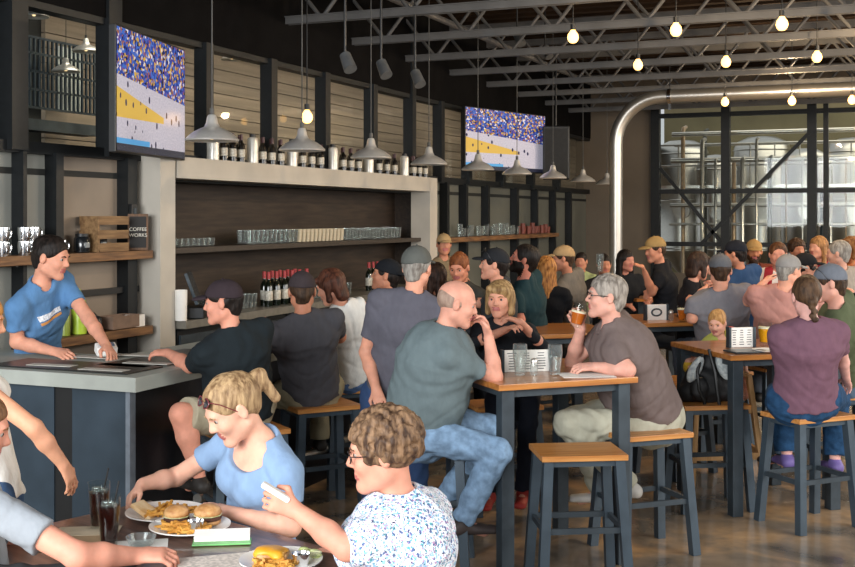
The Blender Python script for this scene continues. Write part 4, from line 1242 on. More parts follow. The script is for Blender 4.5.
# ------------------------------------------------------------------ food and things on the foreground table
rnd = random.Random(21)
BUN = mat('toasted_bun', '#cda06a', rough=.6, col2='#a06a38', scale=30, bump=.5, bscale=40)
FRY = mat('fries', '#d6a04a', rough=.6, col2='#b77a2c', scale=30)
PATTY = mat('patty', '#4a2a1c', rough=.8, bump=.6, bscale=60)
LEAF = mat('lettuce', '#a5b06a', rough=.6, col2='#d8d8b0', scale=20)
CHEESE = mat('cheese', '#e0a02c', rough=.4)
def plate(px, py, r, label, dy=0):
    p = FT(px, py); t = thing('plate', label, 'plate', p)
    MB().lathe([(0, .004), (r * .62, .004), (r * .7, .010), (r, .022), (r, .026), (r * .7, .015), (r * .6, .010), (0, .010)], n=36).build('dish', PORC, t, smooth=True)
    return p
def heap(name, p, n, rx, ry, h, m_, label, kind_cat, w=.009, L=.06, seed=1):
    rr = random.Random(seed); m = MB()
    for i in range(n):
        a = rr.uniform(0, 2 * PI); q = math.sqrt(rr.random()); x = rx * q * math.cos(a); y = ry * q * math.sin(a); z = .018 + h * (1 - q) * rr.random()
        b = rr.uniform(0, PI); e = rr.uniform(-.3, .3); l = L * rr.uniform(.5, 1)
        d = Vector((math.cos(b), math.sin(b), e)) * l / 2
        c = Vector((x, y, z + abs(d.z)))
        m.bar(c - d, c + d, w, w)
    o = m.build(name, m_, loc=p); tag(o, label, kind_cat, kind='stuff'); return o
def burger(p, label, s=1.0, open_=False):
    t = thing('burger', label, 'burger', p); t.scale = (1, 1, .78)
    MB().lathe([(0, .012), (.045 * s, .012), (.052 * s, .022), (.050 * s, .032), (0, .033)], n=20).build('bottom_bun', BUN, t, smooth=True)
    MB().lathe([(0, .032), (.052 * s, .032), (.056 * s, .040), (.052 * s, .050), (0, .051)], n=20).build('patty', PATTY, t, smooth=True)
    m = MB(); m.lathe([(0, .050), (.050 * s, .050), (.058 * s, .053), (.049 * s, .056), (0, .056)], n=9); m.build('lettuce', LEAF, t)
    MB().lathe([(0, .056), (.052 * s, .056), (.056 * s, .066), (.050 * s, .084), (.032 * s, .097), (0, .102)], n=22).build('top_bun', BUN, t, smooth=True)
pa = plate(166, 517, .15, 'white plate of fries under the hand of the woman in blue')
heap('fries', pa + Vector((0.02, .0, 0)), 90, .10, .08, .03, FRY, 'golden fries piled on the plate under the hand of the woman in blue', 'fries')
q = pa + rd(-.07, -.02, .03)
o = MB().box((0, 0, 0), (.10, .075, .016), rot=Matrix.Rotation(.5, 3, 'Y'), bev=.006).build('toast_slice', mat('toast', '#c79a63', rough=.7, col2='#dcc29a', scale=20)); o.location = q; tag(o, 'toasted bread slice held over the fries plate', 'toast')
pb = plate(190, 531, .145, 'white plate with two small burgers nearest the woman in blue')
burger(pb + rd(-.055, .03, .006), 'small burger on the left of the burger plate', .84)
burger(pb + rd(.055, .045, .006), 'small burger on the right of the burger plate', .92)
heap('fries', pb + rd(-.01, -.045, 0), 95, .105, .045, .03, FRY, 'golden fries in front of the two small burgers', 'fries', seed=4)
t = thing('sauce_cup', 'small steel sauce cup in front of the two burgers', 'cup', pb + rd(.035, -.07, .012))
MB().lathe([(0, 0), (.022, 0), (.03, .045), (.028, .045), (.02, .01), (0, .01)], n=18).build('cup_body', CHROME, t, smooth=True)
pc = plate(281, 566, .135, 'white plate with melted cheese sandwich before the curly haired woman')
m = MB(); m.box((-.035, .01, .03), (.10, .085, .024), rz=.4, bev=.01); o = m.build('sandwich', BUN, loc=pc); tag(o, 'toasted sandwich under cheese on the nearest plate', 'sandwich')
f = Field(.005); f.ell((-.035, .01, .045), (.055, .045, .012), None, .01); f.ell((-.07, -.02, .035), (.022, .02, .016), None, .02); f.ell((0, -.02, .036), (.02, .022, .014), None, .02); f.ell((-.04, .05, .036), (.03, .014, .012), None, .01)
po, fc = f.mesh(.002); ch = npmesh('melted_cheese', po, fc, [CHEESE], o)
heap('fries', pc + rd(-.02, -.05, 0), 40, .07, .03, .015, FRY, 'golden fries on the nearest plate beside the sandwich', 'fries', seed=6)
rr = random.Random(2); m = MB()
for i in range(16):
    a = rr.uniform(0, 2 * PI); c = Vector((.03 + .04 * math.cos(a) * rr.random(), .03 + .03 * math.sin(a), .022 + .012 * rr.random())); m.ball(c, .012, (1.5, 1, .5), 5)
o = m.build('salad', LEAF, loc=pc + rd(.04, .03, 0)); tag(o, 'pale chopped salad on the nearest plate', 'salad', kind='stuff')
t = thing('sauce_cup', 'small steel sauce cup on the nearest plate', 'cup', pc + rd(.07, -.05, .012))
MB().lathe([(0, 0), (.022, 0), (.03, .045), (.028, .045), (.02, .01), (0, .01)], n=18).build('cup_body', CHROME, t, smooth=True)
COLA = mat('cola', '#2a0f0a', rough=.1, var=0, spec=.6, coat=.5)
def cola(px, py, label):
    p = FT(px, py); t = thing('cola_glass', label, 'glass', p)
    MB().lathe([(0, .002), (.028, .002), (.030, .02), (.036, .09), (.041, .17), (.0385, .17), (.034, .09), (.027, .015), (0, .014)], n=24).build('tumbler', PANE, t, smooth=True)
    MB().lathe([(0, .014), (.027, .016), (.033, .09), (.0365, .135), (0, .136)], n=24).build('drink', COLA, t, smooth=True)
    m = MB()
    for i in range(7): m.box((.018 * math.cos(i * 2.4), .018 * math.sin(i * 2.4), .138 + .004 * (i % 3)), (.018, .018, .016), rz=i, bev=.003)
    m.build('ice', FROST, t)
    m = MB(); m.tube([(.0, .0, .06), (.03, .015, .22)], .003, 8); m.build('straw', BLACK, t)
cola(109, 545, 'glass of dark cola with black straw, nearer of the two')
cola(99, 529, 'glass of dark cola half hidden behind the nearer one')
p = FT(141, 546)
tag(MB().box((0, 0, .001), (.18, .14, .002), rz=.6).build('napkin', PAPER, loc=p), 'white paper napkin under the glass dish', 'napkin')
t = thing('glass_dish', 'small round clear glass dish on the napkin', 'dish', p + Vector((0, 0, .004)))
MB().lathe([(0, .001), (.04, .001), (.052, .03), (.049, .031), (.038, .007), (0, .006)], n=26).build('bowl', FROST, t, smooth=True)
# paper holder with a green foot
p = FT(222, 543)
t = thing('paper_holder', 'low green and white printed card holder beside the burgers', 'holder', p, rz=A + .12)
MB().box((0, 0, .004), (.20, .07, .006), bev=.002).build('tray', mat('leaf_green', '#6fb26a', rough=.4), t)
MB().box((.0, .015, .024), (.19, .05, .02), rot=Matrix.Rotation(.25, 3, 'X')).build('card', PAPER, t)
def sheet(px, py, w, h, rz, label, m_=PAPER, z=.0015):
    p = FT(px, py) + Vector((0, 0, z)); o = MB().box((0, 0, 0), (w, h, .0015), rz=rz).build('paper_sheet', m_, loc=p); tag(o, label, 'paper'); return p
KR = mat('kraft_paper', '#b59a78', rough=.8, var=.08)
sheet(68, 541, .26, .18, .9, 'tan paper sheet left of the cola glasses', KR)
sheet(88, 532, .22, .12, .5, 'paler paper sheet behind the cola glasses', mat('cream_paper', '#cdbfa5', rough=.8), .004)
sheet(222, 564, .28, .2, .7, 'printed place mat sheet in front of the card holder', mat('printed_paper', '#cfc6bd', rough=.8, var=.25, scale=60))
sheet(120, 552, .2, .1, .7, 'white paper edge beside the nearer cola glass', PAPER, .003)

# ------------------------------------------------------------------ things on the high tables
ZH = 1.056
CARD = None
def card_mat():
    m = mat('menu_card', '#dfe1e2', rough=.6, var=.25, scale=9, stretch=(6, 6, 9), col2='#9aa4ae'); return m
def menu_stand(p, w, h, phi, label, emblem=False):
    t = thing('menu_stand', label, 'menu', p, rz=A + math.radians(phi))
    MB().box((0, 0, h / 2), (w, .018, h), bev=.002).build('card', PAPER, t)
    m = MB(); rr = random.Random(4)
    if emblem: m.tube([(.045 * math.cos(a), -.011, h * .5 + .03 * math.sin(a)) for a in [2 * PI * i / 16 for i in range(16)]], .008, 6, closed=True)
    else:
        for c in range(3):
            for r_ in range(7): 
                ww = w * .22 * rr.uniform(.5, 1); m.box((-w * .32 + c * w * .32, -.0095, h * .14 + r_ * h * .12), (ww, .001, h * .035))
    m.build('printing', mat('print_ink', '#3d4248', rough=.7, var=0), t)
    for sx in (-1, 1): MB().box((sx * (w / 2 + .006), 0, h / 2), (.014, .05, h + .006)).build('end_post', DARKST, t)
def shaker(p, label, top=STEEL):
    t = thing('salt_shaker', label, 'shaker', p)
    MB().lathe([(0, 0), (.02, .001), (.022, .05), (.018, .07), (0, .07)], n=16).build('jar_body', FROST, t, smooth=True)
    MB().lathe([(.019, .068), (.02, .085), (.012, .095), (0, .096)], n=16).build('lid', top, t, smooth=True)
def pint(p, label, fill=None, r=.042, h=.15, level=.85, tilt=None):
    t = thing('pint_glass', label, 'glass', p)
    if tilt is not None: t.rotation_euler = tilt
    MB().lathe([(0, .001), (r * .70, .001), (r * .74, .03), (r * .95, h * .55), (r, h * .75), (r * .94, h), (r * .90, h), (r * .95, h * .75), (r * .9, h * .55), (r * .68, .02), (0, .018)], n=24).build('tumbler', PANE if fill else FROST, t, smooth=True)
    if fill: 
        MB().lathe([(0, .02), (r * .66, .022), (r * .88, h * .55), (r * .93, h * level), (0, h * level)], n=24).build('drink', fill, t, smooth=True)
        MB().lathe([(0, h * level), (r * .93, h * level), (r * .93, h * level + .012), (0, h * level + .013)], n=24).build('foam', mat('beer_foam', '#efe3c8', rough=.8), t, smooth=True)
BEER = mat('amber_beer', '#c8641c', rough=.15, var=.1, scale=6, emit=0, coat=.4)
OJ = mat('orange_drink', '#e8a018', rough=.2, var=.05)
def HT(px, py, z=ZH): return G(px, py, z)
menu_stand(HT(526, 371.5), .27, .125, 10, 'white menu card stand on the nearest high table')
pint(HT(520, 375), 'empty pint glass in front of the left part of the menu stand', h=.175)
pint(HT(555, 374.5), 'empty pint glass at the right end of the menu stand', h=.17)
shaker(HT(534, 375), 'glass salt shaker between the two empty pint glasses')
o = MB().box((0, 0, .001), (.30, .2, .002), rz=.5).build('paper_sheet', PAPER, loc=HT(586, 375)); tag(o, 'crumpled white paper by the elbow of the beer drinker', 'paper')
menu_stand(HT(741, 347), .175, .135, 14, 'white menu card stand on the second high table')
pint(HT(765, 345), 'stemless glass of orange drink beside the menu stand', OJ, r=.05, h=.16, level=.72)
pint(HT(775, 349), 'half hidden small glass of orange drink by the woman in purple', OJ, r=.035, h=.12, level=.6)
o = MB().box((0, 0, .006), (.26, .17, .012), rz=.7, bev=.005).build('tablet', mat('tablet_dark', '#3a3f42', rough=.3), loc=HT(747, 352)); tag(o, 'flat dark tablet lying in front of the menu stand', 'tablet')
t = thing('plate', 'small white plate beside the dark tablet', 'plate', HT(768, 352)); MB().lathe([(0, .003), (.07, .003), (.1, .015), (.1, .018), (.07, .008), (0, .008)], n=30).build('dish', PORC, t, smooth=True)
t = thing('fruit_cup', 'small tub of red fruit behind the menu stand', 'cup', HT(731, 336.5)); MB().lathe([(0, 0), (.03, 0), (.04, .05), (0, .05)], n=16).build('cup_body', PAPER, t, smooth=True); MB().ball((0, 0, .055), .035, (1, 1, .6), 8).build('fruit', mat('red_fruit', '#b8323a', rough=.4), t, smooth=True)
menu_stand(HT(656, 320), .19, .135, 14, 'white menu stand with round black emblem behind the beer drinker', emblem=True)
shaker(HT(671, 321), 'salt shaker between the emblem menu stand and amber glass')
pint(HT(682, 322), 'pint of amber beer on the table behind the beer drinker', BEER, h=.15, level=.7)
pint(HT(690, 321), 'empty pint glass right of the amber beer', h=.14)
pint(HT(602, 290, 1.056) if False else P(600, 272, 12.6), 'tall glass raised by the far man behind the beer drinker', h=.2)
# white water pitcher / beers further back
# black bag on its stool
c = rd((703 - CX) / F * 7.75, 7.70, .705); t = thing('backpack', 'black bag with grey side pockets sitting on a stool', 'bag', c, rz=A + .1)
f = Field(.009)
f.ell((0, 0, .13), (.15, .11, .14), None, .03); f.rc((-.11, 0, .06), (.11, 0, .06), .075, .075, .05); f.ell((.05, -.02, .27), (.07, .05, .07), None, .05)
f.ell((-.07, -.10, .10), (.06, .04, .08), None, .02); f.cut((0, 0, 0), (0, 0, -1)); po, fc = f.mesh(.005, 2)
npmesh('bag_body', po, fc, [mat('black_nylon', '#17181a', rough=.6, bump=.3, bscale=20)], t)
for i, (x, z, rz) in enumerate(((-.10, .23, .5), (.09, .25, -.35))):
    f = Field(.007); M3 = np.array(Matrix.Rotation(rz, 3, 'Y')); f.ell((x, -.10, z), (.042, .03, .10), M3, .01); po, fc = f.mesh(.002)
    npmesh('pocket', po, fc, [mat('pale_grey_mesh', '#8f989c', rough=.6, col2='#c0c6c4', scale=40)], t)
m = MB(); m.tube([(-.05, -.09, .33), (-.10, -.14, .22), (-.09, -.15, .1), (-.05, -.13, .03), (-.04, -.12, -.05)], .012, 8); m.tube([(.0, -.08, .36), (.02, -.14, .22), (.03, -.15, .1), (.05, -.14, 0)], .012, 8); m.build('strap', BLACK, t, smooth=True)
# wooden high chair
t = thing('high_chair', 'pale wooden high chair standing behind the second high table', 'high chair', rd(2.14, 8.47, 0), rz=A + .1)
PINE = wood('pale_pine', '#d0a673', '#b08655', 2, 2, .45)
for sx in (-1, 1):
    for sy in (-1, 1):
        MB().bar((sx * .27, sy * .26, 0), (sx * .19, sy * .16, .80), .045, .035).build('leg', PINE, t)
    MB().bar((sx * .245, -.22, .25), (sx * .245, .22, .25), .03, .04).build('side_rail', PINE, t); MB().bar((sx * .19, -.17, .97), (sx * .19, .17, .97), .03, .03).build('armrest', PINE, t)
m = MB(); m.box((0, 0, .80), (.38, .34, .03)); m.build('seat', PINE, t)
m = MB(); m.box((0, .165, .90), (.38, .02, .16)); m.build('backrest', PINE, t)
MB().bar((-.25, -.235, .22), (.25, -.235, .22), .03, .05).build('front_rail', PINE, t); MB().bar((-.21, -.19, .55), (.21, -.19, .55), .03, .06).build('footrest', PINE, t)
# ------------------------------------------------------------------ people
def floral():
    m = bpy.data.materials.new('floral_print'); m.use_nodes = True; nt = m.node_tree; b = nt.nodes['Principled BSDF']; L = nt.links.new
    tc = nt.nodes.new('ShaderNodeTexCoord')
    def layer(scale, th, seed):
        mp = nt.nodes.new('ShaderNodeMapping'); mp.inputs['Location'].default_value = (seed, seed, 0); L(tc.outputs['Object'], mp.inputs[0])
        nz = nt.nodes.new('ShaderNodeTexNoise'); nz.inputs['Scale'].default_value = 40; L(mp.outputs[0], nz.inputs[0])
        ad = nt.nodes.new('ShaderNodeMixRGB'); ad.blend_type = 'ADD'; ad.inputs[0].default_value = .03; L(mp.outputs[0], ad.inputs[1]); L(nz.outputs['Color'], ad.inputs[2])
        v = nt.nodes.new('ShaderNodeTexVoronoi'); v.inputs['Scale'].default_value = scale; L(ad.outputs[0], v.inputs['Vector'])
        c = nt.nodes.new('ShaderNodeMath'); c.operation = 'LESS_THAN'; c.inputs[1].default_value = th; L(v.outputs['Distance'], c.inputs[0]); return c.outputs[0]
    cur = hx('#dde1ea')
    for sc_, th, col, sd in ((70, .36, '#8fb6d6', 1), (62, .30, '#4f5f8c', 4), (80, .27, '#b58cae', 7), (75, .25, '#56a0a8', 11), (90, .22, '#2e3350', 15)):
        mx = nt.nodes.new('ShaderNodeMixRGB'); L(layer(sc_, th, sd), mx.inputs[0])
        if isinstance(cur, tuple): mx.inputs[1].default_value = cur
        else: L(cur, mx.inputs[1])
        mx.inputs[2].default_value = hx(col); cur = mx.outputs[0]
    L(cur, b.inputs['Base Color']); b.inputs['Roughness'].default_value = .85
    return m
def jersey():
    m = bpy.data.materials.new('red_white_jersey'); m.use_nodes = True; nt = m.node_tree; b = nt.nodes['Principled BSDF']; L = nt.links.new
    tc = nt.nodes.new('ShaderNodeTexCoord'); w = nt.nodes.new('ShaderNodeTexWave'); w.inputs['Scale'].default_value = 2.2; w.inputs['Distortion'].default_value = 2; L(tc.outputs['Object'], w.inputs[0])
    r = nt.nodes.new('ShaderNodeValToRGB'); r.color_ramp.interpolation = 'CONSTANT'; r.color_ramp.elements[0].color = hx('#9c1f2e'); r.color_ramp.elements[1].position = .68; r.color_ramp.elements[1].color = hx('#d8d0cc')
    L(w.outputs['Fac'], r.inputs[0]); L(r.outputs[0], b.inputs['Base Color']); b.inputs['Roughness'].default_value = .8; return m
def shirt_logo(sh, root, O, che, side, tf, up):
    """white and orange lettered band printed on the chest of the shirt"""
    vs = [v.co for v in sh.data.vertices]; bv = BVHTree.FromPolygons([v[:] for v in vs], [p.vertices[:] for p in sh.data.polygons])
    def band(z0, z1, x0, x1, m_, name):
        bm = bmesh.new(); nx = 24; grid = []
        for j in range(4):
            row = []
            for i in range(nx + 1):
                x = x0 + (x1 - x0) * i / nx; z = z0 + (z1 - z0) * j / 3
                o = Vector(che + side * (-x) + up * z + tf * .5 - O)
                hit = bv.ray_cast(o, Vector(-tf))
                row.append(bm.verts.new((hit[0] if hit[0] else o) + Vector(tf) * .0025))
            grid.append(row)
        for j in range(3):
            for i in range(nx): bm.faces.new((grid[j][i], grid[j][i + 1], grid[j + 1][i + 1], grid[j + 1][i]))
        me = bpy.data.meshes.new(name); bm.to_mesh(me); bm.free(); me.materials.append(m_); link(name, me, root)
    band(.085, .115, -.12, .06, mat('print_white', '#d9dbe0', rough=.8, var=.35, scale=70), 'shirt_print')
    band(.062, .078, -.12, .06, mat('print_orange', '#c98a4a', rough=.8), 'shirt_print')

SK1, SK2, SK3 = '#d8a48c', '#cf937a', '#b97d62'
BR = ('#4a3626', '#2c1f16')
GY = ('#9a958d', '#6d665f')
BL = ('#b89468', '#7f6040')
DK = ('#241c18', '#110d0b')

# bartender
person('dark haired bartender in blue printed T-shirt leaning behind the bar', (51, 258, 7.25), (36, 400, 7.75), 118, 98, 12, hs=1.13, res=.0075, skin=SK2,
       shirt='#547ba4', sleeve=.62, hair='short', hc=DK, pants='#2b2f38', La=((88, 318, 7.3), (106, 345, 7.1)), Ra=((17, 342, 7.2), (52, 351, 7.1)), Ll='stand', Rl='stand', print_=shirt_logo, build=.98, curlL=.6)
# woman in blue
person('blonde woman in blue top with sunglasses on her head reaching for fries', (233, 409, 4.28), (262, 552, 4.50), -135, -118, 32, hs=1.04, female=True, res=.006, skin=SK1,
       shirt='#8099b8', sleeve=.55, scoop=.035, hair='pony', hc=('#b0926c', '#6f543a'), shades='red', pants='#2a3a5a',
       Ra=((176, 477, 4.55), (143, 484, 4.42)), La=((291, 527, 4.25), (228, 512, 4.30)), hdirR=(-140, -35), palmR=(180, -60), curlR=.75, curlL=.4, build=.98)
# curly haired woman
person('curly haired woman in floral blouse and spectacles holding a napkin', (383, 452, 3.58), (396, 640, 3.62), -58, -90, 8, hs=1.05, female=True, res=.006, skin='#cb8f78',
       shirt_mat=floral(), sleeve=.85, hair='curly', hc=('#86694f', '#3d2b20'), glasses=True, pants='#3a3d48', build=1.12, dep=1.25,
       La=((347, 548, 3.42), (297, 511, 3.5)), Ra=((340, 560, 3.85), (300, 560, 3.9)), curlL=.8, hdirL=(-90, 25), palmL=(0, -20))
o = MB(); o.box((0, 0, 0), (.10, .035, .018), rot=Matrix.Rotation(A, 3, 'Z') @ Matrix.Rotation(.55, 3, 'Y'), bev=.008); o = o.build('napkin', PAPER, loc=P(276, 492, 3.5)); tag(o, 'folded white napkin held up by the curly haired woman', 'napkin')
# man at lower left
person('brown haired man in grey T-shirt reaching across the near table', (-25, 430, 3.75), (-30, 600, 3.62), 62, 72, 15, hs=1.05, res=.007, skin='#d2937c',
       shirt='#8d9298', sleeve=.72, hair='short', hc=('#8a6444', '#5d4029'), pants='#3a3a3c',
       Ra=((78, 556, 3.50), (136, 556, 3.66)), La=((30, 545, 4.0), (40, 548, 4.1)), curlR=.7, hdirR=(80, 0), build=1.05)
# blonde standing woman at the left edge
person('long haired blonde woman in white top standing at the left edge', (-22, 322, 4.75), (-8, 492, 4.72), 70, 75, 10, female=True, res=.007, skin='#d79c7c',
       shirt='#dcd8d0', sleeve=0, hair='long', hc=('#c98f4e', '#8f5a28'), pants='#39506f', Ll='stand', Rl='stand', Ra=((34, 428, 4.55), (63, 464, 4.62)), La='down', hdirR=(60, -65), curlR=.3)
# bald man
person('bald man in teal grey T-shirt and jeans eating at the nearest high table', (457, 304, 6.2), (420, 425, 6.32), 78, 88, 14, hs=1.05, res=.007, skin='#cf9580',
       shirt='#626f72', sleeve=.68, hair='fringe', hc=('#a08878', '#8a7264'), pants='#7690ab', jeans=True, build=1.16, belly=.03, dep=1.5, sw=.155, hem=-.015,
       Ra=((495, 377, 6.25), (489, 339, 6.22)), La=((476, 368, 6.75), (506, 369, 6.72)), hdirR=(-50, 72), palmR=(-110, 0), curlR=.6, curlL=.6, hdirL=(90, 0),
       Rl=((497, 452, 6.12), (463, 520, 6.2)), Ll=((495, 430, 6.50), (440, 505, 6.6)), shoes='#3b3230')
# man with spectacles
_, MI = person('grey haired man in spectacles and brown polo shirt drinking beer', (606, 297, 6.62), (650, 413, 6.85), -78, -92, -3, hs=1.06, res=.007, skin='#d39d8b',
       shirt='#6a5d5a', sleeve=.66, collar=True, hair='thin', hc=('#a39a90', '#6a625a'), glasses=True, pants='#a7a594', build=1.2, belly=.04,
       La=((628, 370, 6.42), (596, 367, 6.5)), Ra=((572, 362, 6.85), (581, 329, 6.72)), hdirL=(-90, 0), hdirR=(-80, 62), palmR=(180, 5), curlR=.75, curlL=.6, dep=1.3, sw=.175, hem=-.03,
       Ll=((568, 424, 6.62), (630, 484, 6.75)), Rl=((575, 420, 7.0), (600, 490, 7.1)), shoes='#b8b4ae')
w_, fd_, pn_ = MI['arms'][1][2], MI['arms'][1][3], MI['arms'][1][4]
pn_ = nrm(pn_ - fd_ * (pn_ @ fd_)); gc_ = Vector(w_ + fd_ * .085 + pn_ * .058) - Vector((0, 0, .065))
pint(gc_, 'pint glass of amber beer raised by the man in spectacles', BEER, r=.047, h=.14, level=.62, tilt=(.0, .22, A))
# small blonde woman
person('small blonde woman in black top holding her hands to her chin', (500, 299, 7.25), (512, 408, 7.55), -168, -160, 4, female=True, hs=.98, res=.0085, skin=SK2,
       shirt='#1f2226', sleeve=1.7, hair='bob', hc=('#ab8c60', '#6f5232'), pants='#20242e', La=((548, 352, 7.3), (520, 322, 7.05)), Ra=((470, 345, 7.25), (505, 330, 7.0)), shoes='#a3312a',
       Ll=((530, 400, 7.2), (523, 490, 7.2)), Rl=((495, 400, 7.2), (489, 492, 7.2)), hdirL=(-80, 20), curlL=.5)
# black shirt man at the bar
person('man in black shirt and dark cap with red trim seated at the bar corner', (223, 303, 6.5), (243, 411, 6.68), -42, -88, 6, res=.0075, skin='#cf8f78', hs=1.02,
       shirt='#1d2428', sleeve=.70, hair='short', hc=DK, cap='#332a2e', pants='#a39a84', plen=.46, build=1.22, belly=.02,
       La=((190, 366, 6.62), (168, 353, 6.9)), Ra=((255, 350, 7.1), (235, 345, 7.4)), hdirL=(-70, 0), Ll=((181, 414, 6.32), (200, 478, 6.35)), Rl=((215, 410, 6.85), (222, 480, 6.8)))
# charcoal shirt man
person('man in charcoal T-shirt and dark cap seen from behind at the bar', (302, 292, 7.45), (312, 391, 7.62), -22, -12, 8, res=.008, skin=SK3, hs=1.03,
       shirt='#48474b', sleeve=.7, hair='short', hc=BR, cap='#3b3335', pants='#8a8168', build=1.24, La=((268, 350, 7.7), (262, 326, 8.0)), Ra='table')
# white top woman
person('brown haired woman in white sleeveless top leaning towards her neighbour', (331, 287, 8.0), (352, 374, 8.25), -40, -75, 22, female=True, res=.0085, skin=SK2,
       shirt='#d6d6d2', sleeve=0, hair='bob', hc=('#5a3526', '#341d15'), pants='#5b79a8', build=.95, La='table', Ra=((372, 345, 8.1), (360, 335, 8.4)))
# dark haired man beyond
person('dark haired man looking up at the screen beyond the bar', (386, 276, 8.6), (395, 362, 8.8), -55, -85, -10, res=.009, skin=SK3, shirt='#23272c', sleeve=.7, hair='short', hc=DK, cap='#191b1f', brim_back=True, pants='#2b2f36', far=False)
# standing grey shirt man
person('man in slate grey T-shirt and grey cap standing with back turned', (417, 268, 7.0), (395, 398, 7.1), 2, 22, 4, res=.008, skin=SK2, hs=1.05,
       shirt='#57565f', sleeve=.72, hair='short', hc=GY, cap='#585a56', pants='#33476a', build=1.2, Ll='stand', Rl='stand', La=((366, 352, 7.05), (376, 388, 6.9)), Ra='table')
# group watching the screen
person('red haired man in striped dark shirt beyond the bald man', (459, 268, 9.5), (462, 362, 9.7), -140, -160, 18, res=.009, skin='#c98468', shirt='#3b3a36', sleeve=.8, hair='short', hc=('#8a4f2a', '#5e3219'), pants='#2b2f36')
person('man in dark jacket and black cap with sunglasses perched on top', (494, 265, 8.7), (505, 365, 9.0), -75, -85, -4, res=.009, skin=SK2, shirt='#35373a', sleeve=1.8, hair='short', hc=DK, cap='#26272a', shades='white', pants='#23262c', build=1.05)
person('bearded man in dark teal T-shirt looking up to the left', (524, 260, 9.3), (535, 360, 9.6), -60, -82, -16, res=.009, skin='#b87460', shirt='#1c3338', sleeve=.75, hair='short', hc=DK, beard=True, pants='#23262c', build=1.12, hs=1.05, La=((520, 320, 9.1), (505, 335, 8.9)), Ra='table')
person('long haired blonde woman in black seen behind the bearded man', (545, 270, 10.3), (548, 352, 10.4), 10, -20, 0, female=True, res=.010, skin=SK2, shirt='#15161a', sleeve=.9, hair='long', hc=('#b98046', '#6e431f'), pants='#1b1c20', far=True)
person('man in grey T-shirt and tan cap facing left in the back', (563, 259, 11.0), (578, 340, 11.2), -55, -82, 4, res=.010, skin=SK3, shirt='#6f6a64', sleeve=.7, hair='short', hc=BR, cap='#a08560', pants='#3a3c40', build=1.1, far=True)
person('man in tan cap standing deep behind the bar surround', (444, 245, 13.0), (442, 320, 13.2), 150, 170, 0, res=.013, skin=SK3, shirt='#7a6a52', sleeve=.8, hair='short', hc=BR, cap='#a58a63', pants='#33363c', Ll='stand', Rl='stand', far=True)
person('dark curly haired woman behind the standing man with grey cap', (433, 277, 9.7), (437, 352, 9.9), -60, -70, 0, female=True, res=.010, skin=SK3, shirt='#3a2c2a', sleeve=.9, hair='long', hc=('#3a241a', '#1b110d'), pants='#26282c', far=True)
person('small far person in pale green top left of the steel duct', (581, 262, 14.5), (583, 315, 14.6), -150, -160, 0, res=.014, skin=SK3, shirt='#a3ad7a', sleeve=.8, hair='short', hc=DK, pants='#33363c', far=True, hs=.95)
person('dark haired man far behind the drinker lifting a tall glass', (604, 265, 13.2), (606, 328, 13.3), 175, 175, 5, res=.013, skin=SK3, shirt='#2c2a2b', sleeve=.8, hair='short', hc=DK, pants='#33363c', far=True, Ra='chin')
person('dark haired woman in black far right of the steel duct', (626, 261, 12.6), (628, 330, 12.7), 170, 150, 0, female=True, res=.013, skin='#b87a66', shirt='#1f2023', sleeve=.7, hair='long', hc=DK, pants='#33363c', far=True)
# right hand crowd
person('man in black T-shirt and tan cap resting his chin on his fist', (655, 250, 11.0), (672, 335, 11.2), -70, -110, 10, res=.010, skin=SK3, shirt='#17181c', sleeve=.65, hair='short', hc=BR, cap='#8a7148', pants='#2b2f36', far=True,
       La=((652, 292, 10.8), (645, 273, 10.72)), Ra=((660, 285, 11.1), (650, 290, 10.9)), build=1.05)
person('dark haired woman in black T-shirt with hands joined at her chin', (699, 266, 10.2), (690, 345, 10.4), 100, 70, 14, female=True, res=.010, skin=SK2, shirt='#1a1a1e', sleeve=.6, hair='bob', hc=('#3c2a20', '#1e1410'), pants='#2b2f36', far=True,
       Ra=((690, 300, 10.0), (706, 288, 10.1)), La=((705, 305, 10.3), (708, 288, 10.2)))
person('man in pale grey T-shirt and grey cap seen squarely from behind', (720, 271, 9.35), (722, 347, 9.6), -5, 8, 6, res=.009, skin=SK2, shirt='#77757a', sleeve=.75, hair='short', hc=BR, cap='#5b5c60', pants='#4a4f58', build=1.38, hs=1.08,
       La=((692, 318, 9.3), (700, 298, 9.6)), Ra='table')
person('person in dark cap and blue top left of the red jersey', (735, 254, 10.8), (745, 335, 11.0), -30, -60, 5, res=.011, skin=SK3, shirt='#2d4668', sleeve=.8, hair='short', hc=DK, cap='#1d1f26', pants='#2b2f36', far=True, build=1.1)
person('bearded man in rust shirt and tan cap in the back crowd', (754, 252, 12.0), (755, 320, 12.2), 170, -170, 5, res=.012, skin='#b87550', shirt='#6d3526', sleeve=.8, hair='short', hc=BR, cap='#9a7a4c', beard=True, pants='#2b2f36', far=True)
person('man in red and white jersey facing the room', (778, 255, 11.2), (770, 335, 11.3), -160, -165, 5, res=.011, skin='#c98a74', shirt_mat=jersey(), sleeve=.85, hair='short', hc=('#6b452c', '#3d2618'), pants='#2b2f36', far=True, build=1.1)
person('man in salmon shirt and pale grey cap turned away to the right', (789, 271, 8.9), (780, 350, 9.3), 20, 62, 6, res=.009, skin='#d79a80', shirt='#b9857a', sleeve=.75, hair='short', hc=GY, cap='#8d8985', pants='#4a4f58', build=1.4, La='table', Ra='table')
person('man with black cap between salmon and olive shirts', (806, 268, 9.9), (815, 345, 10.2), 60, 95, 2, res=.010, skin=SK2, shirt='#3a3c40', sleeve=.8, hair='short', hc=DK, cap='#1e1d1f', pants='#2b2f36', far=True)
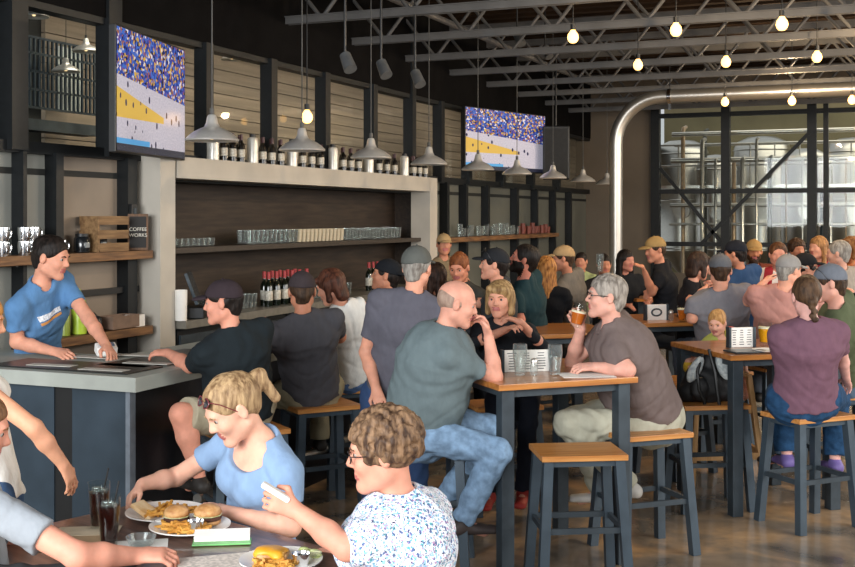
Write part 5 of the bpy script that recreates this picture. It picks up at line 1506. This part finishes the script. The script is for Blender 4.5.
person('brown haired woman in purple top and jeans with her back turned', (806, 297, 7.05), (804, 398, 7.15), -4, -4, 8, female=True, res=.0075, skin='#d8a59a',
       shirt='#6b4d5b', sleeve=.9, hair='braid', hc=('#5a4330', '#35261b'), pants='#22405f', jeans=True, build=1.35, hs=1.03, hem=-.005, La=((783, 360, 7.1), (779, 378, 7.35)), Ra=((841, 352, 7.15), (846, 378, 7.35)),
       Ll=((782, 398, 7.55), (787, 455, 7.5)), Rl=((835, 398, 7.55), (835, 460, 7.5)), plen=.96, shoes='#6a5a94')
person('man in olive T-shirt and grey cap with sunglasses facing left', (829, 284, 7.85), (848, 378, 8.1), -60, -78, 6, res=.008, skin='#d09a88', shirt='#565e46', sleeve=.75, hair='short', hc=BR, cap='#6a6f78', shades='black', pants='#566b80', build=1.25, hs=1.06, La='lap', Ra='lap')
person('curly brown haired person beyond the black cap', (797, 250, 12.6), (797, 320, 12.8), 160, 175, 0, res=.013, skin=SK3, shirt='#4c4a45', sleeve=.8, hair='curly', hc=('#4a3426', '#2a1c14'), pants='#2b2f36', far=True, hs=.95)
person('strawberry blonde woman in crimson top in the back crowd', (818, 248, 12.2), (818, 320, 12.4), -150, -120, 0, female=True, res=.012, skin=SK2, shirt='#8c2436', sleeve=.8, hair='long', hc=('#a5784a', '#6d4a2a'), pants='#2b2f36', far=True)
person('balding man in pale shirt beyond the olive shirted man', (838, 254, 10.6), (836, 335, 10.8), -30, -60, 0, res=.011, skin='#c4927e', shirt='#9a8f84', sleeve=.8, hair='thin', hc=GY, pants='#2b2f36', far=True, build=1.1)
person('auburn haired woman in orange top at the right edge', (851, 249, 11.2), (853, 325, 11.4), -120, -100, 0, female=True, res=.011, skin='#cf8a5e', shirt='#c47a4a', sleeve=.7, hair='bob', hc=('#8f6238', '#5e3a1e'), pants='#2b2f36', far=True)
person('person in black leaning beyond the right edge', (868, 262, 9.4), (868, 345, 9.6), -60, -70, 4, res=.010, skin=SK2, shirt='#1b1c20', sleeve=1.6, hair='short', hc=DK, pants='#2b2f36', far=True)
# toddler
person('blond toddler with yellow green bib in the wooden high chair', (717, 323, 8.45), (722, 362, 8.62), 170, -150, 18, res=.008, skin='#dca58e', shirt='#a8ae5a', sleeve=.9, hair='thin', hc=('#c99a62', '#9c7040'), pants='#4a4f58', hs=.78, build=.8, plen=.46,
       Ll=((700, 352, 8.3), (688, 362, 8.1)), Rl=((722, 360, 8.3), (726, 385, 8.25)), shoes='#c9a02e', Ra='lap', La='lap', headlen=.85)
# chairs for the foreground diners
for (r, d, ph, lab) in (((258 - CX) / F * 4.5, 4.5, -135, 'dining chair under the woman in the blue top'), ((408 - CX) / F * 3.62, 3.62, -58, 'dining chair under the curly haired woman'), ((-22 - CX) / F * 3.62, 3.62, 62, 'dining chair under the man reaching across the table')):
    chair(r, d, ph, lab, .52)
# ------------------------------------------------------------------ light
w = bpy.data.worlds.new('world'); SC.world = w; w.use_nodes = True
w.node_tree.nodes['Background'].inputs[0].default_value = (.93, .96, 1.0, 1); w.node_tree.nodes['Background'].inputs[1].default_value = .45
def area(name, loc, target, sx, sy, power, col):
    l = bpy.data.lights.new(name, 'AREA'); l.shape = 'RECTANGLE'; l.size = sx; l.size_y = sy; l.energy = power; l.color = col
    o = bpy.data.objects.new(name, l); COL.objects.link(o); o.location = loc
    o.rotation_euler = (Vector(target) - Vector(loc)).to_track_quat('-Z', 'Y').to_euler(); return o
area('assumed_front_daylight', (-2.5, -3.5, 3.0), (-3, 8, 1.0), 6, 3.0, 860, (.95, .98, 1.0))  # assumed daylight from behind the viewpoint; an area light, no windows built there
area('added_side_fill', (5.5, 6, 3.2), (-2.5, 8, .9), 6, 2.6, 340, (1.0, .96, .90))  # area light added at the open right side, where no windowed wall stands
area('added_rear_side_fill', (5.5, 15, 3.4), (-2, 15, .9), 6, 2.6, 360, (1.0, .92, .82))  # further unseen area light added on the right to light the rear
area('passage_fill', (XW - .55, 14, 4.1), (XW - 1.1, 14, 3), 12, .5, 85, (1.0, .90, .76))  # area light added to brighten the passage boards, not a fitting
area('brewery_fill', (1, 27, 5.6), (0, 28, 0), 12, 4, 210, (1.0, .90, .70))  # fill light added over the tanks to brighten the brewery hall
for i, (x, y) in enumerate(((-1.5, 10), (0, 13), (-1.5, 17), (2, 19))):
    l = bpy.data.lights.new('bulb_glow', 'POINT'); l.energy = 110; l.color = (1, .72, .42); l.shadow_soft_size = .05
    o = bpy.data.objects.new('bulb_glow', l); COL.objects.link(o); o.location = (x, y, 3.72)
SC.view_settings.exposure = 0.50
